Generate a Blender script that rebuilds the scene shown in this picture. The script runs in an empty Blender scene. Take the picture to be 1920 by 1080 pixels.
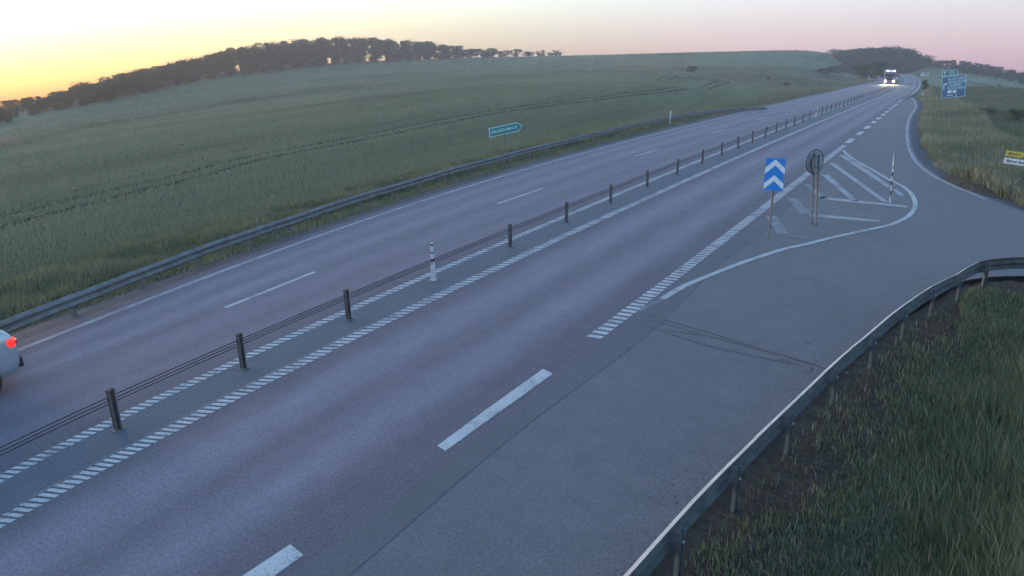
import bpy, math, random
import numpy as np
from mathutils import Vector, Matrix

random.seed(7)
rng = np.random.default_rng(11)
scene = bpy.context.scene
COL = scene.collection

# ------------------------------------------------------------------ camera
CAM_H, PITCH, YAW, ROLL, FPX = 5.8, 0.344, 0.534, -0.010, 1260.0     # focal length in pixels of a 1920 wide picture
cam_d = bpy.data.cameras.new('road_camera')
cam = bpy.data.objects.new('road_camera', cam_d)
COL.objects.link(cam)
cam_d.sensor_width = 36.0
cam_d.lens = FPX * 36.0 / 1920.0
cam_d.clip_start = 0.1
cam_d.clip_end = 6000.0
_f = np.array([-math.sin(YAW) * math.cos(PITCH), math.cos(YAW) * math.cos(PITCH), -math.sin(PITCH)])
_r = np.array([math.cos(YAW), math.sin(YAW), 0.0])
_u = np.cross(_r, _f)
_c, _s = math.cos(ROLL), math.sin(ROLL)
RM = np.array([_c * _r + _s * _u, -_s * _r + _c * _u, _f])
m = Matrix.Identity(4)
for i in range(3):
    m[i][0], m[i][1], m[i][2] = RM[0][i], RM[1][i], -RM[2][i]
m[2][3] = CAM_H
cam.matrix_world = m
scene.camera = cam

# ------------------------------------------------------------------ dusk sky, a last low sun, exposure
SUN_AZ = math.radians(90.0)      # to the left of +Y
SUN_EL = math.radians(4.0)
SKY_STRENGTH = 0.15
EXPOSURE = 3.42
world = bpy.data.worlds.new('World')
scene.world = world
world.use_nodes = True
wn = world.node_tree
wn.nodes.clear()
w_out = wn.nodes.new('ShaderNodeOutputWorld')
w_bg = wn.nodes.new('ShaderNodeBackground')
w_sky = wn.nodes.new('ShaderNodeTexSky')
w_sky.sky_type = 'NISHITA'
w_sky.sun_disc = False
w_sky.sun_elevation = SUN_EL
w_sky.sun_rotation = -SUN_AZ
w_sky.altitude = 0
w_sky.air_density = 1.3
w_sky.dust_density = 6.0
w_sky.ozone_density = 3.0
# the land falls away beyond the woods, so the sky's own horizon is set a few degrees lower
w_tc = wn.nodes.new('ShaderNodeTexCoord')
w_add = wn.nodes.new('ShaderNodeVectorMath'); w_add.operation = 'ADD'
w_add.inputs[1].default_value = (0, 0, 0.082)
w_max = wn.nodes.new('ShaderNodeVectorMath'); w_max.operation = 'MAXIMUM'
w_max.inputs[1].default_value = (-2, -2, 0.004)
wn.links.new(w_tc.outputs['Generated'], w_add.inputs[0])
wn.links.new(w_add.outputs[0], w_max.inputs[0])
wn.links.new(w_max.outputs[0], w_sky.inputs['Vector'])
w_bg.inputs['Strength'].default_value = SKY_STRENGTH
# the pink belt of dusk low in the sky, all the way round
w_sep = wn.nodes.new('ShaderNodeSeparateXYZ')
wn.links.new(w_max.outputs[0], w_sep.inputs[0])
w_ramp = wn.nodes.new('ShaderNodeValToRGB')
w_ramp.color_ramp.interpolation = 'EASE'
w_ramp.color_ramp.elements[0].position = 0.0; w_ramp.color_ramp.elements[0].color = (.31, .165, .28, 1)
w_ramp.color_ramp.elements[1].position = 0.42; w_ramp.color_ramp.elements[1].color = (0, 0, 0, 1)
wn.links.new(w_sep.outputs['Z'], w_ramp.inputs[0])
w_mix = wn.nodes.new('ShaderNodeMix'); w_mix.data_type = 'RGBA'; w_mix.blend_type = 'ADD'
# strongest away from the sunset
w_dot = wn.nodes.new('ShaderNodeVectorMath'); w_dot.operation = 'DOT_PRODUCT'
w_dot.inputs[1].default_value = (-math.sin(SUN_AZ), math.cos(SUN_AZ), 0)
wn.links.new(w_tc.outputs['Generated'], w_dot.inputs[0])
w_anti = wn.nodes.new('ShaderNodeMapRange'); w_anti.interpolation_type = 'SMOOTHSTEP'
w_anti.inputs['From Min'].default_value = .85; w_anti.inputs['From Max'].default_value = .10
wn.links.new(w_dot.outputs['Value'], w_anti.inputs['Value'])
wn.links.new(w_anti.outputs[0], w_mix.inputs[0])
wn.links.new(w_sky.outputs[0], w_mix.inputs[6]); wn.links.new(w_ramp.outputs[0], w_mix.inputs[7])
wn.links.new(w_mix.outputs[2], w_bg.inputs['Color'])
wn.links.new(w_bg.outputs[0], w_out.inputs['Surface'])

sun_d = bpy.data.lights.new('sun', 'SUN')
sun_d.energy = 0.05
sun_d.angle = math.radians(12)
sun_d.color = (1.0, 0.72, 0.42)
sun = bpy.data.objects.new('sun', sun_d)
COL.objects.link(sun)
sd = Vector((-math.sin(SUN_AZ) * math.cos(SUN_EL), math.cos(SUN_AZ) * math.cos(SUN_EL), math.sin(SUN_EL)))
sun.rotation_euler = sd.to_track_quat('Z', 'Y').to_euler()

scene.view_settings.view_transform = 'Standard'
scene.view_settings.look = 'None'
scene.view_settings.exposure = EXPOSURE
scene.view_settings.gamma = 1.0
scene.view_settings.use_curve_mapping = False
scene.render.engine = 'CYCLES'
scene.cycles.max_bounces = 5
scene.cycles.diffuse_bounces = 2
scene.cycles.glossy_bounces = 2
scene.cycles.transparent_max_bounces = 4

# ------------------------------------------------------------------ survey helpers
EYE = np.array([0, 0, CAM_H])
def ray(px, py):
    return np.array([(px - 960) / FPX, -(py - 540) / FPX, 1.0]) @ RM
def at(px, py, z=0.0):                      # a point of the level ground (or of height z)
    v = ray(px, py)
    return EYE + v * ((z - CAM_H) / v[2])
def at_dist(px, py, d):                     # a point at a horizontal distance
    v = ray(px, py)
    return EYE + v * (d / math.hypot(v[0], v[1]))
def grade(y0):                              # the road runs gently downhill beyond 50 m
    h = np.maximum(np.asarray(y0, float) - 50, 0)
    return 1 + 0.008 * h * h / (h + 12)
def road_pt(px, py):
    p = at(px, py)
    k = float(grade(p[1]))
    return np.array([k * p[0], k * p[1], CAM_H * (1 - k)])
_y0 = np.concatenate([np.linspace(-80, 50, 60), np.linspace(50.5, 175, 400)])
_ky = grade(_y0) * _y0
_kz = CAM_H * (1 - grade(_y0))
def road_z(y):
    return np.interp(y, _ky, _kz)

# ------------------------------------------------------------------ mesh helpers
class MB:
    def __init__(self):
        self.v, self.f = [], []
    def add(self, v, f):
        n = len(self.v)
        self.v += [tuple(map(float, p)) for p in v]
        self.f += [tuple(i + n for i in q) for q in f]
        return self
    def box(self, c, s, rot=None, taper=1.0):
        v = []
        for z in (-.5, .5):
            k = taper if z > 0 else 1.0
            for x, y in ((-.5, -.5), (.5, -.5), (.5, .5), (-.5, .5)):
                p = Vector((x * s[0] * k, y * s[1] * k, z * s[2]))
                if rot is not None:
                    p = rot @ p
                v.append((p.x + c[0], p.y + c[1], p.z + c[2]))
        return self.add(v, [(0, 3, 2, 1), (4, 5, 6, 7), (0, 1, 5, 4), (1, 2, 6, 5), (2, 3, 7, 6), (3, 0, 4, 7)])
    def tube(self, pts, r, n=8, caps=True):
        pts = [Vector(p) for p in pts]
        rs = r if isinstance(r, (list, tuple)) else [r] * len(pts)
        V, F = [], []
        up = Vector((0, 0, 1))
        for i, p in enumerate(pts):
            d = (pts[min(i + 1, len(pts) - 1)] - pts[max(i - 1, 0)]).normalized()
            a = d.cross(up if abs(d.z) < .95 else Vector((1, 0, 0))).normalized()
            b = d.cross(a)
            for j in range(n):
                t = 2 * math.pi * j / n
                V.append(p + rs[i] * (math.cos(t) * a + math.sin(t) * b))
        for i in range(len(pts) - 1):
            for j in range(n):
                k = (j + 1) % n
                F.append((i * n + j, i * n + k, (i + 1) * n + k, (i + 1) * n + j))
        if caps:
            F.append(tuple(range(n)))
            F.append(tuple((len(pts) - 1) * n + j for j in reversed(range(n))))
        return self.add(V, F)
    def poly_prism(self, pts, y0, y1):       # outline in x,z pulled along y
        n = len(pts)
        v = [(x, y0, z) for x, z in pts] + [(x, y1, z) for x, z in pts]
        f = [tuple(range(n)), tuple(reversed(range(n, 2 * n)))]
        f += [(i, (i + 1) % n + 0, (i + 1) % n + n, i + n)[::-1] for i in range(n)]
        return self.add(v, f)
    def build(self, name, mat, parent=None, smooth=False, bevel=0.0):
        me = bpy.data.meshes.new(name)
        me.from_pydata(self.v, [], self.f)
        me.materials.append(mat)
        if smooth:
            me.polygons.foreach_set('use_smooth', [True] * len(me.polygons))
        me.update()
        return link(name, me, parent, bevel)
def link(name, me, parent=None, bevel=0.0):
    o = bpy.data.objects.new(name, me)
    COL.objects.link(o)
    o.parent = parent
    if bevel:
        b = o.modifiers.new('bevel', 'BEVEL')
        b.width = bevel
        b.segments = 2
        b.limit_method = 'ANGLE'
    return o
def tag(o, label=None, cat=None, group=None, kind=None):
    if label: o['label'] = label
    if cat: o['category'] = cat
    if group: o['group'] = group
    if kind: o['kind'] = kind
    return o
def thing(name, label, cat, loc=(0, 0, 0), rotz=0.0, group=None):
    o = bpy.data.objects.new(name, None)
    o.empty_display_size = 0.3
    COL.objects.link(o)
    o.location = tuple(map(float, loc))
    o.rotation_euler = (0, 0, rotz)
    return tag(o, label, cat, group)
def np_mesh(name, V, F, mat, parent=None, attr=None, smooth=False):
    V = np.asarray(V, np.float32); F = np.asarray(F, np.int32)
    me = bpy.data.meshes.new(name)
    k = F.shape[1]
    me.vertices.add(len(V)); me.vertices.foreach_set('co', V.ravel())
    me.loops.add(F.size); me.loops.foreach_set('vertex_index', F.ravel())
    me.polygons.add(len(F)); me.polygons.foreach_set('loop_start', np.arange(0, F.size, k, dtype=np.int32))
    if smooth:
        me.polygons.foreach_set('use_smooth', np.ones(len(F), bool))
    if attr:
        for n_, a in attr.items():
            if a.ndim == 1:
                at_ = me.attributes.new(n_, 'FLOAT', 'POINT'); at_.data.foreach_set('value', a.astype(np.float32))
            else:
                at_ = me.attributes.new(n_, 'FLOAT_COLOR', 'POINT'); at_.data.foreach_set('color', a.astype(np.float32).ravel())
    me.update(calc_edges=True); me.validate()
    me.materials.append(mat)
    return link(name, me, parent)

# ------------------------------------------------------------------ materials
def mat_new(name):
    mt = bpy.data.materials.new(name)
    mt.use_nodes = True
    nt = mt.node_tree
    return mt, nt, nt.nodes['Principled BSDF']
def rgb(c):
    return (c[0], c[1], c[2], 1.0)
def plain(name, col, rough=0.6, metal=0.0, vary=0.12, scale=6.0, bump=0.0, spec=0.4):
    mt, nt, b = mat_new(name)
    b.inputs['Roughness'].default_value = rough
    b.inputs['Metallic'].default_value = metal
    b.inputs['Specular IOR Level'].default_value = spec
    tc = nt.nodes.new('ShaderNodeTexCoord')
    no = nt.nodes.new('ShaderNodeTexNoise'); no.inputs['Scale'].default_value = scale; no.inputs['Detail'].default_value = 6
    nt.links.new(tc.outputs['Object'], no.inputs['Vector'])
    rp = nt.nodes.new('ShaderNodeValToRGB')
    rp.color_ramp.elements[0].position = .3; rp.color_ramp.elements[1].position = .72
    rp.color_ramp.elements[0].color = rgb([x * (1 - vary) for x in col])
    rp.color_ramp.elements[1].color = rgb([min(1, x * (1 + vary)) for x in col])
    nt.links.new(no.outputs['Fac'], rp.inputs[0])
    nt.links.new(rp.outputs[0], b.inputs['Base Color'])
    if bump:
        bp = nt.nodes.new('ShaderNodeBump'); bp.inputs['Strength'].default_value = bump
        nt.links.new(no.outputs['Fac'], bp.inputs['Height']); nt.links.new(bp.outputs[0], b.inputs['Normal'])
    return mt
def glow(name, col, strength):
    mt, nt, b = mat_new(name)
    b.inputs['Base Color'].default_value = rgb(col)
    b.inputs['Emission Color'].default_value = rgb(col)
    b.inputs['Emission Strength'].default_value = strength
    return mt
def noise(nt, vec, scale, detail=4, rough=.55):
    n = nt.nodes.new('ShaderNodeTexNoise')
    n.inputs['Scale'].default_value = scale; n.inputs['Detail'].default_value = detail; n.inputs['Roughness'].default_value = rough
    nt.links.new(vec, n.inputs['Vector'])
    return n.outputs['Fac']
def ramp(nt, fac, stops, interp='LINEAR'):
    r = nt.nodes.new('ShaderNodeValToRGB'); r.color_ramp.interpolation = interp
    e = r.color_ramp.elements
    while len(e) < len(stops): e.new(.5)
    for el, (p, c) in zip(e, stops):
        el.position = p; el.color = rgb(c if isinstance(c, (tuple, list)) else (c, c, c))
    nt.links.new(fac, r.inputs[0])
    return r.outputs[0]
def mix(nt, a, b_, fac, mode='MIX'):
    n = nt.nodes.new('ShaderNodeMix'); n.data_type = 'RGBA'; n.blend_type = mode
    for sock, val in ((n.inputs[0], fac), (n.inputs[6], a), (n.inputs[7], b_)):
        if hasattr(val, 'node'): nt.links.new(val, sock)
        elif isinstance(val, (int, float)): sock.default_value = val
        else: sock.default_value = rgb(val)
    return n.outputs[2]
def mapping(nt, vec, scale=(1, 1, 1), rot=(0, 0, 0)):
    n = nt.nodes.new('ShaderNodeMapping')
    n.inputs['Scale'].default_value = scale; n.inputs['Rotation'].default_value = rot
    nt.links.new(vec, n.inputs['Vector'])
    return n.outputs[0]
def bump(nt, b, height, strength, dist=0.02):
    bp = nt.nodes.new('ShaderNodeBump'); bp.inputs['Strength'].default_value = strength; bp.inputs['Distance'].default_value = dist
    nt.links.new(height, bp.inputs['Height']); nt.links.new(bp.outputs[0], b.inputs['Normal'])

def asphalt(name, base, lanes=None, speck=.32):
    mt, nt, b = mat_new(name)
    geo = nt.nodes.new('ShaderNodeNewGeometry').outputs['Position']
    fine = mix(nt, noise(nt, geo, 70, 3, .7), noise(nt, geo, 24, 4, .75), .5)
    mid = noise(nt, geo, 2.2, 5, .6)
    col = ramp(nt, fine, [(.28, [x * (1 - speck) for x in base]), (.5, base), (.74, [x * (1 + speck * 1.5) for x in base])])
    col = mix(nt, col, ramp(nt, mid, [(.25, .90), (.75, 1.08)]), 1.0, 'MULTIPLY')
    if lanes:
        uv = nt.nodes.new('ShaderNodeUVMap').outputs[0]
        wob = noise(nt, mapping(nt, geo, (.5, .12, .5)), 1.0, 3)
        sep = nt.nodes.new('ShaderNodeSeparateXYZ'); nt.links.new(uv, sep.inputs[0])
        ad = nt.nodes.new('ShaderNodeMath'); ad.operation = 'MULTIPLY_ADD'
        nt.links.new(wob, ad.inputs[0]); ad.inputs[1].default_value = .012; nt.links.new(sep.outputs['X'], ad.inputs[2])
        col = mix(nt, col, ramp(nt, ad.outputs[0], lanes, 'EASE'), 1.0, 'MULTIPLY')
        st = noise(nt, mapping(nt, uv, (60, .35, 1)), 1.0, 4, .6)
        col = mix(nt, col, ramp(nt, st, [(.3, .9), (.7, 1.08)]), 1.0, 'MULTIPLY')
    else:
        big = noise(nt, geo, .35, 4, .6)
        col = mix(nt, col, ramp(nt, big, [(.3, .92), (.7, 1.06)]), 1.0, 'MULTIPLY')
    nt.links.new(col, b.inputs['Base Color'])
    b.inputs['Roughness'].default_value = .82
    b.inputs['Specular IOR Level'].default_value = .35
    bump(nt, b, fine, .35, .006)
    return mt
def paint(name, col, wear=.35, under=(.10, .10, .11)):
    mt, nt, b = mat_new(name)
    geo = nt.nodes.new('ShaderNodeNewGeometry').outputs['Position']
    n1 = noise(nt, geo, 38, 5, .75)
    n2 = noise(nt, geo, 1.4, 4, .6)
    f = mix(nt, n1, n2, .4)
    w = ramp(nt, f, [(max(0, wear - .06), 1.0), (wear + .06, 0.0)])
    nt.links.new(mix(nt, col, under, w), b.inputs['Base Color'])
    b.inputs['Roughness'].default_value = .7
    bump(nt, b, n1, .3, .004)
    return mt

W6 = 1 / 6.0
LANES = [(0.0, .72), (.95 * W6, .80), (1.2 * W6, .95), (1.30 * W6, 1.2), (1.52 * W6, .96), (1.74 * W6, 1.2), (2.0 * W6, .88),
         (2.25 * W6, 1.06), (2.5 * W6, .9), (2.7 * W6, 1.02), (2.85 * W6, .72), (2.98 * W6, .70), (3.04 * W6, (.60, .76, .77)), (3.96 * W6, (.60, .76, .77)), (4.06 * W6, .70),
         (4.32 * W6, 1.2), (4.52 * W6, .86), (4.72 * W6, 1.18), (4.93 * W6, .72), (1.0, .74)]
MAT = {}
MAT['asphalt'] = asphalt('asphalt', (.158, .138, .162), LANES, .75)
MAT['asphalt_side'] = asphalt('asphalt_side', (.127, .122, .128), None, .5)
MAT['asphalt_dark'] = asphalt('asphalt_dark', (.107, .104, .111), None, .48)
MAT['line'] = paint('line', (.38, .38, .38), .445)
MAT['line_far'] = paint('line_far', (.31, .31, .31), .455)
MAT['line_worn'] = paint('line_worn', (.30, .30, .31), .455)
MAT['line_faint'] = paint('line_faint', (.20, .205, .21), .49)
MAT['line_bright'] = paint('line_bright', (.45, .45, .445), .45)
MAT['tyre_mark'] = plain('tyre_mark', (.092, .086, .088), .9, vary=.35, scale=3)
MAT['dirt'] = plain('dirt', (.075, .058, .048), 1.0, vary=.55, scale=9, bump=.8)
MAT['litter'] = plain('litter', (.085, .070, .055), 1.0, vary=.7, scale=14, spec=.1)
MAT['gravel'] = plain('gravel', (.066, .066, .076), .95, vary=.45, scale=22, bump=.8)
MAT['galv'] = plain('galvanised_steel', (.27, .285, .30), .52, .75, vary=.28, scale=5, bump=.05)
MAT['galv_dull'] = plain('weathered_steel', (.15, .142, .14), .7, .2, vary=.3, scale=4)
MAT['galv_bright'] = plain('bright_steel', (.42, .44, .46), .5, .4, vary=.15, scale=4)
MAT['rail_back'] = plain('grimy_shaded_steel', (.074, .074, .070), .8, .1, vary=.3, scale=5)  # dark for grime and for the shade in the beam's hollow back
MAT['post_steel'] = plain('post_steel', (.13, .138, .14), .7, .25, vary=.35, scale=5)
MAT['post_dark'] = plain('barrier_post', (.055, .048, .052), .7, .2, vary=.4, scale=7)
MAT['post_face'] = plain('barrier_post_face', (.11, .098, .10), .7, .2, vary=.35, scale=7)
MAT['cable'] = plain('cable', (.05, .05, .055), .6, .5, vary=.2)
MAT['white'] = plain('white_plastic', (.48, .49, .50), .5, vary=.1)
MAT['black'] = plain('black_plastic', (.02, .02, .022), .55, vary=.2)
MAT['blue'] = plain('sign_blue', (.014, .215, .60), .38, vary=.06)
MAT['blue_dull'] = plain('sign_blue_dull', (.026, .125, .27), .45, vary=.08)
MAT['teal'] = plain('sign_green', (.010, .19, .16), .45, vary=.08)
MAT['teal_dull'] = plain('sign_green_dull', (.05, .16, .18), .45, vary=.08)
MAT['sign_white'] = plain('sign_white', (.74, .76, .78), .4, vary=.05)
MAT['sign_text'] = plain('sign_text', (.45, .66, .70), .4, vary=.05)
MAT['sign_back'] = plain('sign_back', (.20, .215, .225), .55, .3, vary=.2)
MAT['yellow'] = plain('sign_yellow', (.62, .50, .05), .45, vary=.06)
MAT['ink'] = plain('sign_ink', (.02, .03, .06), .5)

# ------------------------------------------------------------------ surveyed lines of the road
LE_PX = [(46.7,653.5),(129.6,619.8),(215,584.8),(285,557.6),(363,527.8),(420,506),(511,473),(622,434.4),(733,396.7),(820,370),(965.8,322.5),(1100,284.6),(1257.5,243.8),(1380,214.6),(1493.8,188.1),(1568.8,170.3)]
ML_PX = [(0,896.4),(72,861.5),(144.4,823),(216.6,786.9),(305.7,744.8),(400,694.8),(551,628),(646,587.5),(716.6,552.4),(804.5,515.4),(900,470.7),(961,448.5),(1066.7,401.3),(1159,365),(1214.8,343),(1250,327),(1331,290.6),(1400,264.8),(1464,240.6),(1525,218),(1587.5,195.6),(1643.8,175)]
MR_PX = [(0,980.7),(96.3,925),(192.5,874.8),(288.8,823),(420,752.5),(558,680.7),(699,612),(839.7,545.3),(900,518),(992.6,474.4),(1085,433.7),(1177.8,390),(1254,352),(1358,304),(1462.5,259),(1550,224),(1587.5,208.8),(1662.5,177)]
RE_PX = [(489,1080),(557,1032),(832,840),(1027,698),(1117,630),(1193,574.4),(1282,503),(1349,454.4),(1393.8,420),(1452,374),(1518.8,323),(1550,297.8),(1585.6,271.6),(1594.4,263.7),(1612.4,249.4),(1626.7,238.4),(1638.3,229),(1647.9,221.7),(1656.5,215),(1669.6,204),(1680,196),(1692.5,186)]
RE_FAR = [(1718.8,169.4),(1725,155),(1718.5,146),(1703.7,139),(1689,137)]
DA_PX = [(422,577),(590,510),(933,382),(1018,353),(1190,293),(1236,280),(1332,250.5),(1361,242),(1418,225.5),(1437,219.5),(1477,209),(1489,205)]
def fit_line(px, deg=4):
    p = np.array([at(*q)[:2] for q in px])
    t = np.log(p[:, 1] + 8)
    c = np.polyfit(t, p[:, 0], deg)
    lo, hi = t.min(), t.max()
    d = np.polyder(c)
    def fn(y):
        tt = np.log(np.asarray(y, float) + 8)
        tc = np.clip(tt, lo, hi)
        # beyond the survey go on along the tangent in y
        slope = np.polyval(d, tc) / np.exp(tc)
        return np.polyval(c, tc) + slope * (np.exp(tt) - np.exp(tc))
    return fn
F_LE, F_ML, F_MR, F_RE, F_DA = fit_line(LE_PX), fit_line(ML_PX), fit_line(MR_PX), fit_line(RE_PX), fit_line(DA_PX, 3)
Y_NEAR = np.concatenate([np.arange(-7.5, 30, .75), np.arange(30, 88, 1.5)])
def near_line(fn):
    k = grade(Y_NEAR)
    return np.stack([k * fn(Y_NEAR), k * Y_NEAR, CAM_H * (1 - k)], 1)
def catmull(P, n=8):
    P = np.asarray(P, float)
    Q = np.vstack([2 * P[0] - P[1], P, 2 * P[-1] - P[-2]])
    out = []
    for i in range(1, len(Q) - 2):
        for t in np.linspace(0, 1, n, endpoint=False):
            a, b, c, d = Q[i - 1], Q[i], Q[i + 1], Q[i + 2]
            out.append(.5 * (2 * b + (c - a) * t + (2 * a - 5 * b + 4 * c - d) * t * t + (3 * b - a - 3 * c + d) * t ** 3))
    out.append(P[-1])
    return np.array(out)
re_near = near_line(F_RE)
far = np.array([road_pt(*q) for q in RE_FAR])
ext = far[-1] + (far[-1] - far[-2]) / np.linalg.norm(far[-1] - far[-2]) * np.array([[25], [60]])
ext[:, 0] -= [6, 22]
far = np.vstack([far, ext])
far_s = catmull(np.vstack([re_near[-6], far]), 8)[5:]
LINE_RE = np.vstack([re_near, far_s[far_s[:, 1] > re_near[-1, 1] + 1]])
def normals(L):
    d = np.gradient(L[:, :2], axis=0)
    d /= np.linalg.norm(d, axis=1)[:, None]
    return np.stack([-d[:, 1], d[:, 0]], 1)          # to the left
N_RE = normals(LINE_RE)
def offset_line(fn):
    L = near_line(fn)
    w_last = np.linalg.norm(L[-1, :2] - re_near[-1, :2])
    n = len(L)
    w = np.full(len(LINE_RE) - n, w_last)
    tail = LINE_RE[n:].copy()
    tail[:, :2] += N_RE[n:] * w[:, None]
    return np.vstack([L, tail])
LINE_LE, LINE_ML, LINE_MR, LINE_DA = offset_line(F_LE), offset_line(F_ML), offset_line(F_MR), offset_line(F_DA)
def shifted(L, d):
    Q = L.copy(); Q[:, :2] += normals(L) * d
    return Q
LINE_L0 = shifted(LINE_LE, .45)
LINE_R0 = shifted(LINE_RE, -.30)

# ------------------------------------------------------------------ terrain heights
def interp_line(L, step):
    s = np.concatenate([[0], np.cumsum(np.linalg.norm(np.diff(L, axis=0), axis=1))])
    q = np.arange(0, s[-1], step)
    return np.stack([np.interp(q, s, L[:, i]) for i in range(L.shape[1])], 1)
EXIT_PX = [(1707.5,182.5),(1716,191),(1716,203),(1708.5,214.4),(1703,227.5),(1700.6,250),(1702,268),(1706,283),(1717.5,303.3),(1738,321.7),(1772.5,342),(1850,374),(1920,400)]
EXIT = np.array([road_pt(*q) for q in EXIT_PX])
EXIT = np.vstack([EXIT, [[6.2, 26.6, 0], [10, 24.6, 0], [18, 22, 0], [34, 18, 0]]])
EXIT = catmull(EXIT, 6)
GR_POSTS = [(-2.42, .9), (-2.16, 2.8), (-1.88, 4.65), (-1.59, 6.40), (-1.30, 7.95), (-.92, 9.74), (-.51, 11.70), (-.04, 13.58), (.44, 15.40), (.95, 17.10), (1.51, 18.54), (2.12, 20.05), (3.55, 21.1), (5.3, 21.0), (7.2, 20.4), (9.1, 19.6), (11, 18.8)]
GR = np.array([(x, y, 0) for x, y in GR_POSTS], float)
GR_S = catmull(GR, 5)
ctrl = []
for L, d in ((LINE_L0, 1.2), (LINE_R0, 0)):
    for p in interp_line(shifted(L, d), 9.0):
        ctrl.append((p[0], p[1], p[2] - .12))
for p in interp_line(shifted(LINE_L0, 4.0), 14.0): ctrl.append((p[0], p[1], p[2] - .45))
for p in interp_line(EXIT, 6.0): ctrl.append((p[0], p[1], p[2] - .12))
for p in interp_line(shifted(EXIT, 2.5), 7.0): ctrl.append((p[0], p[1], p[2] - .35))
for p in GR[::2]:
    ctrl.append((p[0] + .3, p[1] - .2, -.10)); ctrl.append((p[0] + 3.0, p[1] - 2.2, -.22))
for x, y, z in ((6, 2, -.3), (8, 8, -.3), (14, 12, -.4), (12, 0, -.5), (0, -8, -.4), (-20, -14, -.5), (8, -20, -.6), (40, -10, -1), (40, 14, -.5), (30, 34, -1.2), (-45, -30, -1.5), (-60, 0, -3.0), (-90, -50, -4), (0, -80, -1), (80, 0, -2), (80, -80, -2)):
    ctrl.append((x, y, z))
for px, py, z in ((0, 470, -.7), (260, 361, -.8), (508, 297, -.8), (691, 262, -.8), (954, 209, -.7), (1073, 194, -.6), (1199, 178, -.5), (1286, 167, -.5)):
    ctrl.append(tuple(at(px, py, z)))
for px, py, d in ((0, 300, 72), (0, 235, 130), (100, 210, 140), (200, 192, 150), (300, 170, 168), (400, 150, 190), (550, 130, 225), (700, 118, 260), (850, 111, 285), (1000, 106, 300), (1150, 103, 310), (1300, 102, 315), (1450, 102, 310), (1560, 104, 300), (1640, 110, 290),
                  (91, 254, 104), (260, 223, 118), (400, 198, 130), (590, 171, 150), (852, 147, 175), (1024, 139, 190), (1155, 132, 200), (1280, 129, 210),
                  (1450, 128, 215), (1540, 133, 205), (1400, 142, 165), (1500, 150, 165), (1620, 140, 215),
                  (1725, 128, 300), (1800, 140, 285), (1860, 148, 275), (1920, 160, 265), (1990, 175, 250), (1760, 146, 235), (1811, 154, 215), (1867, 165, 195), (1920, 174, 180),
                  (1780, 165, 140), (1785, 210, 80), (1850, 205, 100), (1920, 222, 92), (1800, 260, 52), (1920, 280, 50), (1860, 330, 37), (-80, 275, 112), (-80, 340, 62)):
    ctrl.append(tuple(at_dist(px, py, d)))
ctrl = np.array(ctrl)
_keep = [0]
for i in range(1, len(ctrl)):
    if np.min(np.linalg.norm(ctrl[_keep][:, :2] - ctrl[i, :2], axis=1)) > .8: _keep.append(i)
ctrl = ctrl[_keep]
SC = 100.0
def _k(r2):
    return np.where(r2 > 0, .5 * r2 * np.log(np.maximum(r2, 1e-12)), 0)
_A = ctrl[:, :2] / SC
_D = ((_A[:, None] - _A[None]) ** 2).sum(-1)
_n = len(_A)
_P = np.hstack([np.ones((_n, 1)), _A])
_M = np.zeros((_n + 3, _n + 3)); _M[:_n, :_n] = _k(_D) + 2e-5 * np.eye(_n); _M[:_n, _n:] = _P; _M[_n:, :_n] = _P.T
_w = np.linalg.solve(_M, np.concatenate([ctrl[:, 2], np.zeros(3)]))
def tps(X, Y):
    X = np.asarray(X, float).ravel() / SC; Y = np.asarray(Y, float).ravel() / SC
    out = np.empty(len(X))
    for i in range(0, len(X), 20000):
        q = np.stack([X[i:i + 20000], Y[i:i + 20000]], 1)
        d = ((q[:, None] - _A[None]) ** 2).sum(-1)
        out[i:i + 20000] = _k(d) @ _w[:_n] + _w[_n] + q @ _w[_n + 1:]
    return out
def in_poly(X, Y, poly):
    inside = np.zeros(len(X), bool)
    j = len(poly) - 1
    for i in range(len(poly)):
        xi, yi, xj, yj = poly[i][0], poly[i][1], poly[j][0], poly[j][1]
        c = (yi > Y) != (yj > Y)
        inside ^= c & (X < (xj - xi) * (Y - yi) / (yj - yi + 1e-12) + xi)
        j = i
    return inside
ROAD_POLY = np.vstack([shifted(LINE_L0, .15)[:, :2], LINE_R0[::-1, :2]])
GR_IN = shifted(GR_S, .34)
_e0 = int(np.argmin(np.linalg.norm(LINE_R0[:, :2] - EXIT[0, :2], axis=1)))
EXIT_OUT = shifted(EXIT, .22)
SIDE_POLY = np.vstack([LINE_R0[:_e0 + 1, :2], EXIT_OUT[:, :2], [[34, 11]], GR_IN[::-1, :2], [[-2.6, -7.5]]])
# how far the open land reaches before the woods, by direction (from the left of the picture to the right)
_az = [math.atan2(-ray(x, 100)[0], ray(x, 100)[1]) for x in (-80, 0, 200, 400, 700, 1000, 1500, 1640, 1750, 1920, 1990)]
_dm = [112, 130, 150, 190, 260, 300, 310, 300, 295, 265, 250]
def reach(az):
    o = np.argsort(_az)
    return np.interp(az, np.array(_az)[o], np.array(_dm)[o])
def land_z(X, Y, sink=True):
    X = np.asarray(X, float).ravel(); Y = np.asarray(Y, float).ravel()
    d = np.hypot(X, Y); az = np.arctan2(-X, Y)
    R = reach(az) + 22
    k = np.where(d > R, R / np.maximum(d, 1e-6), 1.0)
    z = tps(X * k, Y * k) - .15 * np.maximum(d - R, 0) * np.clip((d - R) / 40, 0, 1)
    if sink:
        ins = in_poly(X, Y, ROAD_POLY) | in_poly(X, Y, SIDE_POLY)
        z = np.where(ins, np.minimum(z, road_z(Y) - .18), z)
    return z
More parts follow.
